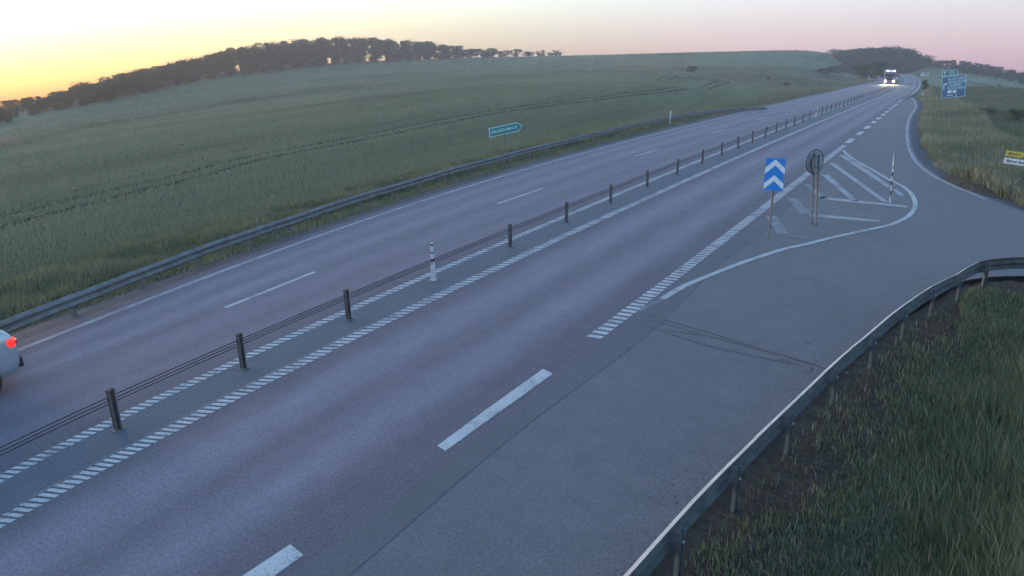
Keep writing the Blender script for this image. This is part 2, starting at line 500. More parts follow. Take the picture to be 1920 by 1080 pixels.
def ground_at(px, py, lo=8.0, hi=330.0):                    # where a line of sight meets the land
    v = ray(px, py); v = v / math.hypot(v[0], v[1])
    ds = np.geomspace(lo, hi, 900)
    zz = land_z(v[0] * ds, v[1] * ds, False)
    below = (CAM_H + v[2] * ds) < zz
    i = int(np.argmax(below)) if below.any() else len(ds) - 1
    return np.array([v[0] * ds[i], v[1] * ds[i], zz[i]])

# zones of the land
DRY_PX = [(1130, 127), (1200, 124), (1290, 126), (1420, 131), (1545, 137), (1610, 146), (1650, 152), (1570, 168), (1500, 182), (1440, 180), (1470, 172), (1420, 160), (1340, 148), (1250, 141), (1180, 137)]
DRY = np.array([ground_at(*q)[:2] for q in DRY_PX])
VERGE_R_PX = [(1718, 185), (1740, 165), (1770, 200), (1800, 240), (1850, 280), (1930, 320), (1930, 392), (1790, 342), (1740, 315), (1722, 285), (1716, 240)]
VERGE_R = np.array([ground_at(*q)[:2] for q in VERGE_R_PX])
def dist_to(L, X, Y, step=1.0):
    Q = interp_line(L, step)[:, :2]
    out = np.full(len(X), 1e9)
    for i in range(0, len(X), 20000):
        q = np.stack([X[i:i + 20000], Y[i:i + 20000]], 1)
        out[i:i + 20000] = np.sqrt(((q[:, None] - Q[None]) ** 2).sum(-1).min(1))
    return out

# ------------------------------------------------------------------ ground
def land_material():
    mt, nt, b = mat_new('land')
    geo = nt.nodes.new('ShaderNodeNewGeometry').outputs['Position']
    at_ = nt.nodes.new('ShaderNodeAttribute'); at_.attribute_name = 'zone'
    sp = nt.nodes.new('ShaderNodeSeparateColor'); nt.links.new(at_.outputs['Color'], sp.inputs[0])
    rows = noise(nt, mapping(nt, geo, (.55, .045, .3), (0, 0, math.radians(-6))), 1.0, 6, .62)
    rows2 = noise(nt, mapping(nt, geo, (2.6, .22, 1), (0, 0, math.radians(-6))), 1.0, 4, .6)
    big = noise(nt, geo, .03, 4, .6)
    fine = noise(nt, geo, 3.2, 6, .7)
    crop = ramp(nt, rows, [(.30, (.092, .120, .072)), (.5, (.130, .158, .094)), (.72, (.155, .180, .108))])
    crop = mix(nt, crop, ramp(nt, rows2, [(.3, .84), (.7, 1.12)]), 1.0, 'MULTIPLY')
    crop = mix(nt, crop, ramp(nt, big, [(.3, (.88, .93, .95)), (.7, (1.1, 1.06, 1.0))]), 1.0, 'MULTIPLY')
    verge = ramp(nt, fine, [(.25, (.060, .080, .040)), (.5, (.105, .128, .066)), (.75, (.150, .165, .095))])
    dry = ramp(nt, noise(nt, mapping(nt, geo, (.5, .12, .5)), 1.0, 6, .65), [(.3, (.125, .135, .085)), (.5, (.185, .182, .122)), (.72, (.235, .215, .15))])
    dirt = ramp(nt, noise(nt, geo, 5.0, 8, .75), [(.25, (.022, .017, .013)), (.5, (.055, .042, .033)), (.75, (.10, .078, .06))])
    col = mix(nt, crop, verge, sp.outputs[0])
    col = mix(nt, col, dry, sp.outputs[1])
    col = mix(nt, col, dirt, sp.outputs[2])
    nt.links.new(col, b.inputs['Base Color'])
    b.inputs['Roughness'].default_value = .95
    b.inputs['Specular IOR Level'].default_value = .1
    h = mix(nt, fine, rows2, .5)
    bump(nt, b, h, .7, .25)
    return mt
MAT['land'] = land_material()
ang_f = np.linspace(YAW + .80, YAW - .80, 620)
ang_b = np.linspace(YAW - .80, YAW + .80 - 2 * math.pi, 70)[1:-1]
ang = np.concatenate([ang_f, ang_b])
rad = np.concatenate([[0.01, 1.5], np.geomspace(2.5, 340, 300), np.geomspace(348, 430, 6)])
AA, RR = np.meshgrid(ang, rad)
GX, GY = (-np.sin(AA) * RR).ravel(), (np.cos(AA) * RR).ravel()
GZ = land_z(GX, GY)
nr, na = RR.shape
idx = np.arange(nr * na).reshape(nr, na)
nx_ = np.roll(idx, -1, 1)
quads = np.stack([idx[:-1].ravel(), nx_[:-1].ravel(), nx_[1:].ravel(), idx[1:].ravel()], 1)
dr = dist_to(LINE_L0, GX, GY, 2.0)
dex = dist_to(EXIT, GX, GY, 1.0)
dgr = dist_to(GR_S, GX, GY, .5)
sm = lambda x, a, b_: np.clip((x - a) / (b_ - a), 0, 1)
zone = np.zeros((len(GX), 4)); zone[:, 3] = 1
zone[:, 0] = np.maximum(1 - sm(dr, 1.6, 4.0), in_poly(GX, GY, VERGE_R) * 1.0)
right = (GX > np.interp(GY, LINE_R0[:, 1], LINE_R0[:, 0]))
zone[:, 0] = np.where(right & (np.hypot(GX, GY) < 45), np.maximum(zone[:, 0], 1 - sm(dex, 5, 16)), zone[:, 0])
zone[:, 0] = np.where((GX > -4) & (GY < 22) & (np.hypot(GX, GY) < 40), 1, zone[:, 0])
zone[:, 1] = in_poly(GX, GY, DRY)
zone[:, 2] = np.where(GY < 24, 1 - sm(dgr, .7, 1.9), 0)
zone[:, 2] = np.maximum(zone[:, 2], .8 * (1 - sm(dex, .8, 1.5)) * (GY > 24))
ground = np_mesh('ground', np.stack([GX, GY, GZ], 1), quads, MAT['land'], None, {'zone': zone}, True)
tag(ground, kind='structure')

# ------------------------------------------------------------------ road, shoulder, side road
def strip_mesh(name, lines, us, mat, parent=None, dz=0.0):
    V, F, UV = [], [], []
    n = len(lines[0])
    s = np.concatenate([[0], np.cumsum(np.linalg.norm(np.diff(lines[0][:, :2], axis=0), axis=1))])
    for L in lines:
        V += [(p[0], p[1], p[2] + dz) for p in L]
    for j in range(len(lines) - 1):
        for i in range(n - 1):
            a, b_, c, d = j * n + i, (j + 1) * n + i, (j + 1) * n + i + 1, j * n + i + 1
            F.append((a, b_, c, d))
            UV += [(us[j], s[i]), (us[j + 1], s[i]), (us[j + 1], s[i + 1]), (us[j], s[i + 1])]
    me = bpy.data.meshes.new(name)
    me.from_pydata(V, [], F)
    uv = me.uv_layers.new(name='UVMap')
    uv.data.foreach_set('uv', np.array(UV, np.float32).ravel())
    me.materials.append(mat)
    me.update()
    return link(name, me, parent)
road = strip_mesh('road', [LINE_L0, LINE_LE, LINE_DA, LINE_ML, LINE_MR, LINE_RE, LINE_R0], [0, W6, 2 * W6, 3 * W6, 4 * W6, 5 * W6, 5.5 * W6], MAT['asphalt'])
tag(road, kind='structure')
sh = strip_mesh('gravel_shoulder', [shifted(LINE_L0, .85) + [0, 0, -.10], shifted(LINE_L0, .4) + [0, 0, -.03], LINE_L0 + [0, 0, -.006]], [0, .5, 1], MAT['gravel'])
tag(sh, kind='structure')
# the side road with its exit lane: a fan of thin strips between its left and right edges
def fill_poly(name, poly, zfun, mat, parent=None, dz=0.0, cell=2.0):
    import bmesh
    bm = bmesh.new()
    vs = [bm.verts.new((p[0], p[1], 0)) for p in poly]
    f = bm.faces.new(vs)
    bmesh.ops.triangulate(bm, faces=[f], quad_method='BEAUTY', ngon_method='EAR_CLIP')
    for y in np.arange(46, 120, 3.0):
        g = list(bm.verts) + list(bm.edges) + list(bm.faces)
        bmesh.ops.bisect_plane(bm, geom=g, plane_co=(0, y, 0), plane_no=(0, 1, 0))
    for v in bm.verts:
        v.co.z = float(zfun(v.co.y)) + dz
    bmesh.ops.recalc_face_normals(bm, faces=bm.faces)
    if sum(f.normal.z for f in bm.faces) < 0:
        bmesh.ops.reverse_faces(bm, faces=bm.faces)
    me = bpy.data.meshes.new(name)
    bm.to_mesh(me); bm.free()
    me.materials.append(mat)
    return link(name, me, parent)
side = fill_poly('side_road', SIDE_POLY, road_z, MAT['asphalt_side'], None, -.004)
tag(side, kind='structure')
gs = strip_mesh('gravel_verge', [EXIT_OUT + [0, 0, -.012], shifted(EXIT, .6) + [0, 0, -.05], shifted(EXIT, 1.2) + [0, 0, -.12]], [0, .5, 1], MAT['gravel'])
tag(gs, kind='structure')
yy = np.arange(-7.5, 34, .75)
dark = np.array([LINE_R0[np.argmin(abs(LINE_R0[:, 1] - y))] for y in yy])
dark_r = shifted(dark, -.5); dark_r[:, 0] += .10 * np.sin(yy * .6)
strip_mesh('asphalt_joint', [dark + [0, 0, .001], dark_r + [0, 0, .001]], [0, 1], MAT['asphalt_dark'], side)

# painted lines -------------------------------------------------------------
def cut(L, y_a, y_b, step=None):
    ys = np.arange(y_a, y_b + 1e-6, step or max(.4, (y_b - y_a) / 60))
    return np.stack([np.interp(ys, L[:, 1], L[:, i]) for i in range(3)], 1)
def ribbon(name, L, w, mat, parent, dz=.004, ragged=0.0):
    n = normals(L)
    a, b_ = L.copy(), L.copy()
    wj = w * .5 * (1 + ragged * rng.uniform(-1, 1, len(L)))
    a[:, :2] += n * wj[:, None]; b_[:, :2] -= n * wj[:, None]
    return strip_mesh(name, [a, b_], [0, 1], mat, parent, dz)
FAR_TO = len(LINE_RE)
ribbon('edge_line', LINE_LE[8:], .16, MAT['line_worn'], road, .004, .12)
k95 = int(np.argmax(LINE_RE[:, 1] > road_pt(1692.5, 186)[1]))
ribbon('edge_line', LINE_RE[k95:], .20, MAT['line'], road)
for i in range(0, len(DA_PX), 2):
    a, b_ = road_pt(*DA_PX[i]), road_pt(*DA_PX[i + 1])
    ribbon('lane_dash', np.linspace(a, b_, 5), .13, MAT['line'], road)
yd = road_pt(*DA_PX[-2])[1]
for k in range(1, 9):
    ribbon('lane_dash', cut(LINE_DA, yd + 11.2 * k, yd + 11.2 * k + 3, 1), .13, MAT['line'], road)
ribbon('lane_dash', cut(LINE_DA, -2.6, .4, .5), .13, MAT['line'], road)

def rumble(L, w, y_a, y_cut, y_end, far_mat, slant, parent, per=None):
    """profiled line: raised cross bars near the mast, read as a solid line farther off"""
    per = per or (lambda y: min(.25, max(.115, .115 + .0125 * (y - 4.2))))
    base = ribbon('rumble_line', cut(L, y_cut, y_end, .8) if y_end < 80 else np.vstack([cut(L, y_cut, 80, .8), L[L[:, 1] > 80.5]]), w, far_mat, parent)
    bar = bpy.data.meshes.new('bar')
    v = [(-.5, -.5 - slant, 0), (.5, -.5, 0), (.5, .5, 0), (-.5, .5 - slant, 0), (-.48, -.42 - slant, 1), (.48, -.42, 1), (.48, .42, 1), (-.48, .42 - slant, 1)]
    bar.from_pydata(v, [], [(4, 5, 6, 7), (0, 1, 5, 4), (1, 2, 6, 5), (2, 3, 7, 6), (3, 0, 4, 7)])
    bar.materials.append(MAT['line_bright'])
    y, N = y_a, 0
    fx = lambda yv: np.interp(yv, L[:, 1], L[:, 0])
    while y < y_cut:
        p = per(y)
        o = bpy.data.objects.new('bar', bar); COL.objects.link(o); o.parent = base
        o.location = (float(fx(y)), y, float(road_z(y)) + .003)
        o.rotation_euler = (0, 0, -math.atan(float(fx(y + .5) - fx(y - .5))) + random.uniform(-.03, .03))
        o.scale = (w * random.uniform(.95, 1.04), p * random.uniform(.58, .66), .004)
        y += p; N += 1
    return base
rumble(LINE_ML, .23, 2.6, 21.0, 999, MAT['line_far'], 1.0, road)
rumble(LINE_MR, .27, 2.0, 27.0, 999, MAT['line_far'], 1.15, road)
y_rs = at(1117, 630)[1]
rumble(LINE_RE, .32, y_rs, 26.0, at(1585.6, 271.6)[1], MAT['line_far'], .35, road, lambda y: .245)
ribbon('thin_line', cut(shifted(LINE_MR, .17), -6, 40, .8), .035, MAT['line_faint'], road, .005, .5)
# wide dashes along the near lane
def quad_mark(name, px, mat, parent, dz=.005, z=None):
    P = [road_pt(*q) for q in px]
    mb = MB(); mb.add([(p[0], p[1], p[2] + dz) for p in P], [tuple(range(len(P)))])
    o = mb.build(name, mat, parent)
    if sum(f.normal.z for f in o.data.polygons) < 0:
        o.data.flip_normals()
    return o
quad_mark('wide_dash', [(820, 836), (835, 846), (931, 777), (1037, 701), (1018, 692), (920, 762)], MAT['line_bright'], road)
quad_mark('wide_dash', [(544, 1021), (569, 1041), (500, 1091), (430, 1142), (395, 1120), (470, 1070)], MAT['line_bright'], road)
DASHW = [(1594.4, 263.7), (1612.4, 249.4), (1626.7, 238.4), (1638.3, 229), (1647.9, 221.7), (1656.5, 215), (1663, 209.5), (1669.6, 204), (1675, 200), (1680, 196), (1685, 191.5), (1689.7, 188.5)]
yw = [road_pt(*q)[1] for q in DASHW]
for i, y in enumerate(yw):
    gap = (yw[i + 1] - y) if i < len(yw) - 1 else (y - yw[i - 1])
    ribbon('exit_dash', cut(LINE_RE, y - gap * .27, y + gap * .27, .4), .34, MAT['line_bright'], road)

ISL_PX = [(1581,281.6),(1591.4,291.9),(1612,305.6),(1635,318),(1667,336.6),(1692,349),(1706,360.6),(1714,373),(1715.6,385.8),(1708,400.7),(1692,412),(1664.8,422.5),(1612,434),(1566,444),(1511,458),(1470,467),(1393,492),(1326.7,517.8),(1282,536.7),(1242,560)]
ISL = catmull(np.array([at(*q) for q in ISL_PX]), 6)
ribbon('island_line', ISL, .17, MAT['line'], side, .004, .10)
ribbon('island_line', catmull(np.array([at(*q) for q in ((1242, 560), (1222, 570), (1198, 583))]), 5), .13, MAT['line_faint'], side, .004, .4)
ribbon('edge_line', EXIT[:len(EXIT) - 30], .16, MAT['line_worn'], side, .006, .1)
def zpx(pts):                                # survey notes taken on an enlarged print of the island
    return [(1360 + x / 4.364, 230 + y / 4.364) for x, y in pts]
for pts, mt in (([(925, 265), (980, 268), (1210, 418), (1345, 515), (1330, 535)], 'line_worn'), ([(1365, 540), (1400, 545), (1470, 597), (1420, 597)], 'line_worn'),
                ([(845, 330), (897, 335), (1342, 655), (1278, 645)], 'line_worn'),
                ([(788, 428), (842, 425), (1092, 646), (1028, 636)], 'line_worn'),
                ([(636, 500), (692, 510), (838, 615), (770, 622)], 'line_faint'), ([(775, 604), (1490, 680), (1488, 697), (780, 626)], 'line_worn'),
                ([(498, 615), (578, 620), (712, 746), (620, 752)], 'line_faint'), ([(690, 742), (1262, 800), (1275, 816), (690, 768)], 'line_worn'),
                ([(328, 762), (422, 765), (520, 912), (430, 925), (395, 860)], 'line_faint'), ([(500, 915), (662, 938), (655, 950), (470, 930)], 'line_faint')):
    quad_mark('hatch_stripe', zpx(pts), MAT[mt], side)
for pts in ([(1198, 588), (1290, 612), (1400, 645), (1530, 684)], [(1220, 600), (1330, 630), (1440, 660), (1560, 694)], [(1190, 603), (1300, 640), (1400, 665), (1500, 685)], [(1240, 618), (1270, 622), (1310, 628)]):
    ribbon('tyre_mark', catmull(np.array([at(*q) for q in pts]), 5), .022, MAT['tyre_mark'], side, .004, .5)
for c, n, sx, sy in (((1525, 682), 9, .35, .3), ((1540, 676), 5, .3, .3)):
    for i in range(n):
        p = at(*c) + np.array([rng.normal(0, sx), rng.normal(0, sy), 0])
        a = np.sort(rng.uniform(0, 6.28, 7)); r_ = rng.uniform(.03, .11)
        mb = MB(); mb.add([(p[0] + r_ * math.cos(t) * rng.uniform(.5, 1), p[1] + r_ * math.sin(t) * rng.uniform(.5, 1), .002) for t in a], [tuple(range(7))])
        mb.build('oil_spot', MAT['tyre_mark'], side)
# leaf litter washed against the rail
lv, lf = [], []
for i in range(2200):
    p = GR_S[rng.integers(0, 62)]
    o_ = abs(rng.normal(0, .28)) + .02
    n_ = np.array([-.97, .24])
    x, y = p[0] + n_[0] * (.30 + o_) + rng.normal(0, .25), p[1] + n_[1] * .3 + rng.normal(0, .35)
    if not in_poly(np.array([x]), np.array([y]), SIDE_POLY)[0]: continue
    if rng.random() > .35 + .65 * (math.sin(y * 1.7) > .2): continue
    a, s_ = rng.uniform(0, 6.28), rng.uniform(.008, .022)
    b0 = len(lv)
    lv += [(x + s_ * math.cos(a + t) * (1 if j % 2 else .55), y + s_ * math.sin(a + t) * (1 if j % 2 else .55), .002 + .004 * rng.random()) for j, t in enumerate((0, 1.57, 3.14, 4.71))]
    lf.append((b0, b0 + 1, b0 + 2, b0 + 3))
for i in range(9000):
    p = GR_S[rng.integers(0, 62)]
    o_ = rng.uniform(.05, 1.9)
    x, y = p[0] + .97 * o_ + rng.normal(0, .1), p[1] - .24 * o_ + rng.normal(0, .4)
    a, s_ = rng.uniform(0, 6.28), rng.uniform(.008, .035)
    el_ = rng.uniform(.2, 1)
    zz = -.09 + rng.uniform(0, .03)
    b0 = len(lv)
    lv += [(x + s_ * math.cos(a + t) * (1 if j % 2 else el_), y + s_ * math.sin(a + t) * (1 if j % 2 else el_), zz + rng.uniform(0, .025)) for j, t in enumerate((0, 1.57, 3.14, 4.71))]
    lf.append((b0, b0 + 1, b0 + 2, b0 + 3))
lit = np_mesh('leaf_litter', lv, lf, MAT['litter'])
tag(lit, 'brown leaf litter scattered along both sides of the near guardrail', 'leaf litter', kind='stuff')

# ------------------------------------------------------------------ text
def lettering(text, size, mat, parent, loc, rot=(math.pi / 2, 0, 0), bold=0.0, align='LEFT', depth=.002, xs=1.0, name='lettering'):
    cu = bpy.data.curves.new(name, 'FONT')
    cu.body = text; cu.size = size; cu.align_x = align; cu.align_y = 'CENTER'
    cu.extrude = depth; cu.offset = bold; cu.resolution_u = 3
    tmp = bpy.data.objects.new('tmp', cu); COL.objects.link(tmp)
    bpy.context.view_layer.update()
    me = bpy.data.meshes.new_from_object(tmp.evaluated_get(bpy.context.evaluated_depsgraph_get()))
    bpy.data.objects.remove(tmp)
    me.name = name
    me.materials.clear(); me.materials.append(mat)
    o = link(name, me, parent)
    o.location = loc; o.rotation_euler = rot; o.scale = (xs, 1, 1)
    return o

# ------------------------------------------------------------------ steel guardrails
W_PROF = [(-.155, .0), (-.125, .045), (-.085, .08), (-.045, .06), (0, .012), (.045, .06), (.085, .08), (.125, .045), (.155, .0)]   # height, depth
def beam_mesh(name, P, mat, parent, face, top, th=.004):
    """one W-beam panel along the points P; face = +1 when its ribs point to the left of the walk"""
    P = np.asarray(P, float)
    n = normals(P) * face
    V, F = [], []
    prof = W_PROF + [(h, d - th * 3) for h, d in reversed(W_PROF)]
    k = len(prof)
    for i in range(len(P)):
        for h, d in prof:
            V.append((P[i, 0] + n[i, 0] * d, P[i, 1] + n[i, 1] * d, P[i, 2] + top - .155 + h))
    for i in range(len(P) - 1):
        for j in range(k):
            a, b_ = i * k + j, i * k + (j + 1) % k
            F.append((a, b_, b_ + k, a + k))
    F += [tuple(range(k)), tuple((len(P) - 1) * k + j for j in reversed(range(k)))]
    mb = MB(); mb.add(V, F)
    return mb.build(name, mat, parent)
def sigma_post(h, w=.10, d=.055, t=.006):
    pr = [(-w / 2, -d), (-w / 2, 0), (w / 2, 0), (w / 2, -d), (w / 2 - t, -d), (w / 2 - t, -t), (-w / 2 + t, -t), (-w / 2 + t, -d)]
    v = [(x, y, z) for z in (-.25, h) for x, y in pr]
    f = [tuple(range(8))[::-1], tuple(range(8, 16))] + [(i, (i + 1) % 8, (i + 1) % 8 + 8, i + 8) for i in range(8)]
    me = bpy.data.meshes.new('post'); me.from_pydata(v, [], f); me.update()
    return me
def guardrail(name, label, line, posts, face, top, mat_beam, mat_post, end_drop=0.0, face_mat=None):
    t = thing(name, label, 'guardrail')
    pm = sigma_post(top - .02); pm.materials.append(mat_post)
    rail = shifted(line, .07 * face)
    s = np.concatenate([[0], np.cumsum(np.linalg.norm(np.diff(rail[:, :2], axis=0), axis=1))])
    if end_drop:
        rail[:, 2] -= end_drop * np.clip((s - s[-1] + 7) / 7, 0, 1) ** 1.5
    rail[:, 2] += .012 * np.sin(s * .9 + 1) + .008 * np.sin(s * 2.3)
    a, pan = 0.0, 4.0
    bolt = bpy.data.meshes.new('bolt_head'); bmb = MB().tube([(0, 0, 0), (0, .02, 0)], .017, 6)
    bolt.from_pydata(bmb.v, [], bmb.f); bolt.materials.append(MAT['galv_bright'])
    while a < s[-1] - .2:
        b_ = min(a + pan + .28, s[-1])
        q = np.linspace(a, b_, 7)
        seg = np.stack([np.interp(q, s, rail[:, i]) for i in range(3)], 1)
        nn = normals(seg) * face
        seg[:, :2] += nn * (np.array([.006] + [0] * 6)[:, None])
        bo_ = beam_mesh('beam', seg, mat_beam, t, face, top)
        if face_mat:                          # sky light painted bright on the road side, grime and shade dark behind
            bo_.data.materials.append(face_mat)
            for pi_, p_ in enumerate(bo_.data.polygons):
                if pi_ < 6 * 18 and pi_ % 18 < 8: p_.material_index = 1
        a += pan
    for (x, y, z, ang) in posts:
        o = link('post', pm, t); o.location = (x, y, z); o.rotation_euler = (random.uniform(-.015, .015), random.uniform(-.015, .015), ang)
        bo = link('bolt_head', bolt, o); bo.location = (0, -.075, top - .17)
    return t
def line_angle(L, p):
    i = int(np.clip(np.argmin(np.linalg.norm(L[:, :2] - p[:2], axis=1)), 1, len(L) - 2))
    d = L[i + 1] - L[i - 1]
    return math.atan2(d[1], d[0])
GR_LINE = GR_S
posts = [(x, y, 0.0 if i < 12 else -.02, line_angle(GR_S, np.array([x, y])) ) for i, (x, y) in enumerate(GR_POSTS)]
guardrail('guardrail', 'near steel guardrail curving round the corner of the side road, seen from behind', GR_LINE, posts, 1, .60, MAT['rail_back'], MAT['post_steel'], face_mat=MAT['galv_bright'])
GL_TOP = [(-60, 632), (0, 603), (103.7, 559), (233, 512), (337, 476), (420, 446), (511, 415.6), (622, 380), (733, 349), (820, 322), (945.4, 289), (1073.7, 257), (1199, 229), (1292.5, 210), (1380, 193.5), (1440, 185)]
glp = np.array([at(x, y, .5) for x, y in GL_TOP])
c_ = np.polyfit(glp[:, 1], glp[:, 0], 4)
gly = np.arange(-2, glp[-1, 1], 1.0)
GL = np.stack([np.polyval(c_, gly), gly, road_z(gly) - .10], 1)
q_ = interp_line(GL, 2.0)
gposts = [(p[0], p[1], p[2], line_angle(GL, p) + math.pi) for p in q_]
guardrail('guardrail', 'long weathered guardrail between the far lanes and the crop field', GL, gposts, -1, .62, MAT['galv_dull'], MAT['galv_dull'], .35)

# ------------------------------------------------------------------ wire rope barrier in the median
BP = [(227, 808), (459, 692), (655, 600), None, (952, 463), (1059, 417), (1143, 381), (1211, 351), (1266, 327), (1312, 307), (1349.5, 292), (1383, 279), (1411, 268), (1434.7, 258.4), (1456, 250), (1474.4, 242.5), (1491, 236), (1505.6, 230), (1519, 224.7), None, (1541, 215.3), (1551, 212.3), (1560, 208.8), (1568, 205.6), (1575.7, 202.8), (1582.8, 199.8), (1589.4, 197), (1595.4, 194.3), (1601, 192.1), (1606, 190), (1611, 187.8), (1615.6, 185.9), (1620.3, 183.8)]
bpts = np.array([road_pt(*q) for q in BP if q])
tt = np.log(bpts[:, 1] + 8)
off = np.array([np.interp(p[1], LINE_ML[:, 1], LINE_ML[:, 0]) for p in bpts])
co = np.polyfit(tt, bpts[:, 0] - off, 2)
dx_far = float(np.polyval(co, tt[-1]))
def barrier_dx(y):
    return np.polyval(co, np.log(np.clip(y, 1, bpts[-1, 1]) + 8))
BAR = LINE_ML.copy()
BAR[:, :2] -= normals(BAR) * barrier_dx(BAR[:, 1])[:, None]
bt = thing('wire_rope_barrier', 'wire rope median barrier with dark steel posts between the two carriageways', 'barrier')
pm = bpy.data.meshes.new('post')
mb = MB().box((-.012, 0, .31), (.030, .105, .82)).box((.018, -.040, .31), (.050, .022, .80)).box((.018, .040, .31), (.050, .022, .80))
mb.box((0, 0, .722), (.075, .118, .022))
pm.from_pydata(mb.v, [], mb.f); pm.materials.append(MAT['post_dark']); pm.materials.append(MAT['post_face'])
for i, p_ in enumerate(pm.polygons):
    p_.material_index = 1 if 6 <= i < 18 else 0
sock = bpy.data.meshes.new('socket')
smb = MB().box((0, 0, .008), (.15, .18, .016)); sock.from_pydata(smb.v, [], smb.f); sock.materials.append(MAT['galv_dull'])
ys = [float(p[1]) for p in bpts]
ys = [ys[0] - 4.9, ys[0] - 2.45] + ys
step = 3.35
while ys[-1] < 285: ys.append(ys[-1] + step)
for y in ys:
    x = float(np.interp(y, BAR[:, 1], BAR[:, 0])); z = float(road_z(y))
    o = link('post', pm, bt); o.location = (x, y, z)
    o.rotation_euler = (random.gauss(0, .025), random.gauss(0, .025), line_angle(BAR, np.array([x, y])) - math.pi / 2)
    if y < 40:
        link('socket', sock, o)
for h, dx in ((.595, .028), (.570, -.032), (.485, .028)):
    L = shifted(BAR, dx); L = L[(L[:, 1] < 300)]
    MB().tube([(p[0], p[1], p[2] + h) for p in L], .0105, 5).build('cable', MAT['cable'], bt, True)

# ------------------------------------------------------------------ marker posts
def delineator(px, label, h=.98, tilt=(0, 0)):
    p = road_pt(*px)
    t = thing('delineator_post', label, 'marker post', p, 0.0)
    t.rotation_euler = (tilt[0], tilt[1], 0)
    MB().box((0, 0, .26), (.12, .085, .52), taper=.86).build('sleeve', MAT['white'], t, bevel=.008)
    MB().box((0, 0, .012), (.17, .14, .024)).build('foot', MAT['white'], t, bevel=.006)
    MB().box((0, 0, .55), (.085, .075, .07)).build('band', MAT['black'], t)
    MB().box((0, 0, .665), (.082, .07, .16)).build('blade', MAT['white'], t, bevel=.006)
    MB().box((0, 0, .76), (.078, .066, .035)).build('band', MAT['black'], t)
    MB().box((0, 0, h - .13), (.075, .06, .19)).build('blade', MAT['white'], t, bevel=.006)
    MB().box((0, 0, h - .015), (.07, .055, .05)).build('band', MAT['black'], t)
    MB().box((0, 0, h + .03), (.066, .05, .05), taper=.5).build('cap', MAT['white'], t)
    return t
delineator((813, 525), 'nearer white marker post with black bands standing in the wire barrier')
delineator((1530, 219.5), 'farther white marker post standing in the wire barrier', 1.0)
p = road_pt(1278, 232)
x_ = float(np.interp(p[1], GL[:, 1], GL[:, 0])) + .22
t = thing('delineator_post', 'white marker post fixed in front of the far guardrail', 'marker post', (x_, p[1], p[2] - .08))
MB().box((0, 0, .52), (.11, .11, 1.04), taper=.9).build('blade', MAT['white'], t, bevel=.01)
MB().box((.058, 0, .88), (.006, .07, .14)).build('reflector', MAT['galv_bright'], t)
for px, lab in (((1719, 182), 'white marker post at the nose where the exit lane leaves the far road'), ((1728, 168), 'white marker post on the outside of the far bend')):
    p = road_pt(*px); p[0] += .6
    t = thing('delineator_post', lab, 'marker post', p)
    MB().box((0, 0, .5), (.16, .12, 1.0), taper=.9).build('blade', MAT['white'], t)
    MB().box((0, 0, .8), (.155, .125, .14)).build('band', MAT['black'], t)

# ------------------------------------------------------------------ signs
def panel_outline(name, pts, mat, parent, y0=-.012, y1=0.0, bevel=0.0):
    return MB().poly_prism(pts, y0, y1).build(name, mat, parent, bevel=bevel)
# blue chevron board at the nose of the traffic island
p = at(1441.3, 445.5)
t = thing('chevron_sign', 'blue board with two white upward chevrons on a single pole at the island tip', 'road sign', p, .12)
t.rotation_euler = (0, math.radians(-1.6), .12)
MB().tube([(0, .03, -.2), (0, .03, 2.5)], .032, 10).build('pole', MAT['galv_dull'], t, True)
hw, z0, z1 = .285, 1.52, 2.52
panel_outline('board', [(-hw, z0), (hw, z0), (hw, z1), (-hw, z1)], MAT['blue'], t, -.02, -.005)
for zb in (z0 + .03, z0 + .51):
    panel_outline('chevron', [(-hw, zb), (0, zb + .27), (hw, zb), (hw, zb + .19), (0, zb + .45), (-hw, zb + .19)], MAT['sign_white'], t, -.0235, -.0205)
MB().tube([(-.10, .03, 1.75), (.10, .03, 1.75)], .018, 6).tube([(-.10, .03, 2.3), (.10, .03, 2.3)], .018, 6).build('clamp', MAT['galv_dull'], t)
# round signs seen from behind
def disc(name, c, r, mat, parent, th=.012, n=28, y=0.0):
    v = [(c[0] + r * math.cos(2 * math.pi * i / n), y + s * th, c[1] + r * math.sin(2 * math.pi * i / n)) for s in (0, 1) for i in range(n)]
    f = [tuple(range(n)), tuple(reversed(range(n, 2 * n)))] + [(i, i + n, (i + 1) % n + n, (i + 1) % n) for i in range(n)]
    return MB().add(v, f).build(name, mat, parent)
def ring(name, c, r, rr, mat, parent, y=0.0):
    return MB().tube([(c[0] + r * math.cos(2 * math.pi * i / 36), y, c[1] + r * math.sin(2 * math.pi * i / 36)) for i in range(37)], rr, 6, False).build(name, mat, parent)
pa, pb = at(1522, 419), at(1530, 422)
ang_ = math.atan2(pb[1] - pa[1], pb[0] - pa[0])
t = thing('round_sign', 'round sign on two grey poles seen from behind, on the traffic island', 'road sign', pa)
t.rotation_euler = (0, math.radians(-5.5), 0)
w_ = float(np.linalg.norm(pb - pa))
d_ = Vector((math.cos(ang_), math.sin(ang_), 0))
for k, hh in ((0, 2.38), (1, 2.36)):
    b_ = d_ * (w_ * k)
    MB().tube([(b_.x, b_.y, -.2), (b_.x, b_.y, hh)], .030, 10).build('pole', MAT['galv_dull'], t, True)
    MB().tube([(b_.x, b_.y, .0), (b_.x, b_.y, .05)], .05, 10).build('pole_socket', MAT['galv_dull'], t)
def yawed(o, a, loc):
    o.rotation_euler = (0, 0, a); o.location = loc
    return o
disc_a = .98
yawed(disc('disc', (0, 2.10), .40, MAT['sign_back'], t, .01, 32, .05), disc_a, (.06, .02, 0))
yawed(ring('rim', (0, 2.10), .40, .014, MAT['black'], t, .052), disc_a, (.06, .02, 0))
yawed(disc('disc', (.06, 2.03), .36, MAT['sign_back'], t, .01, 32, .10), disc_a + .35, (.14, .10, 0))
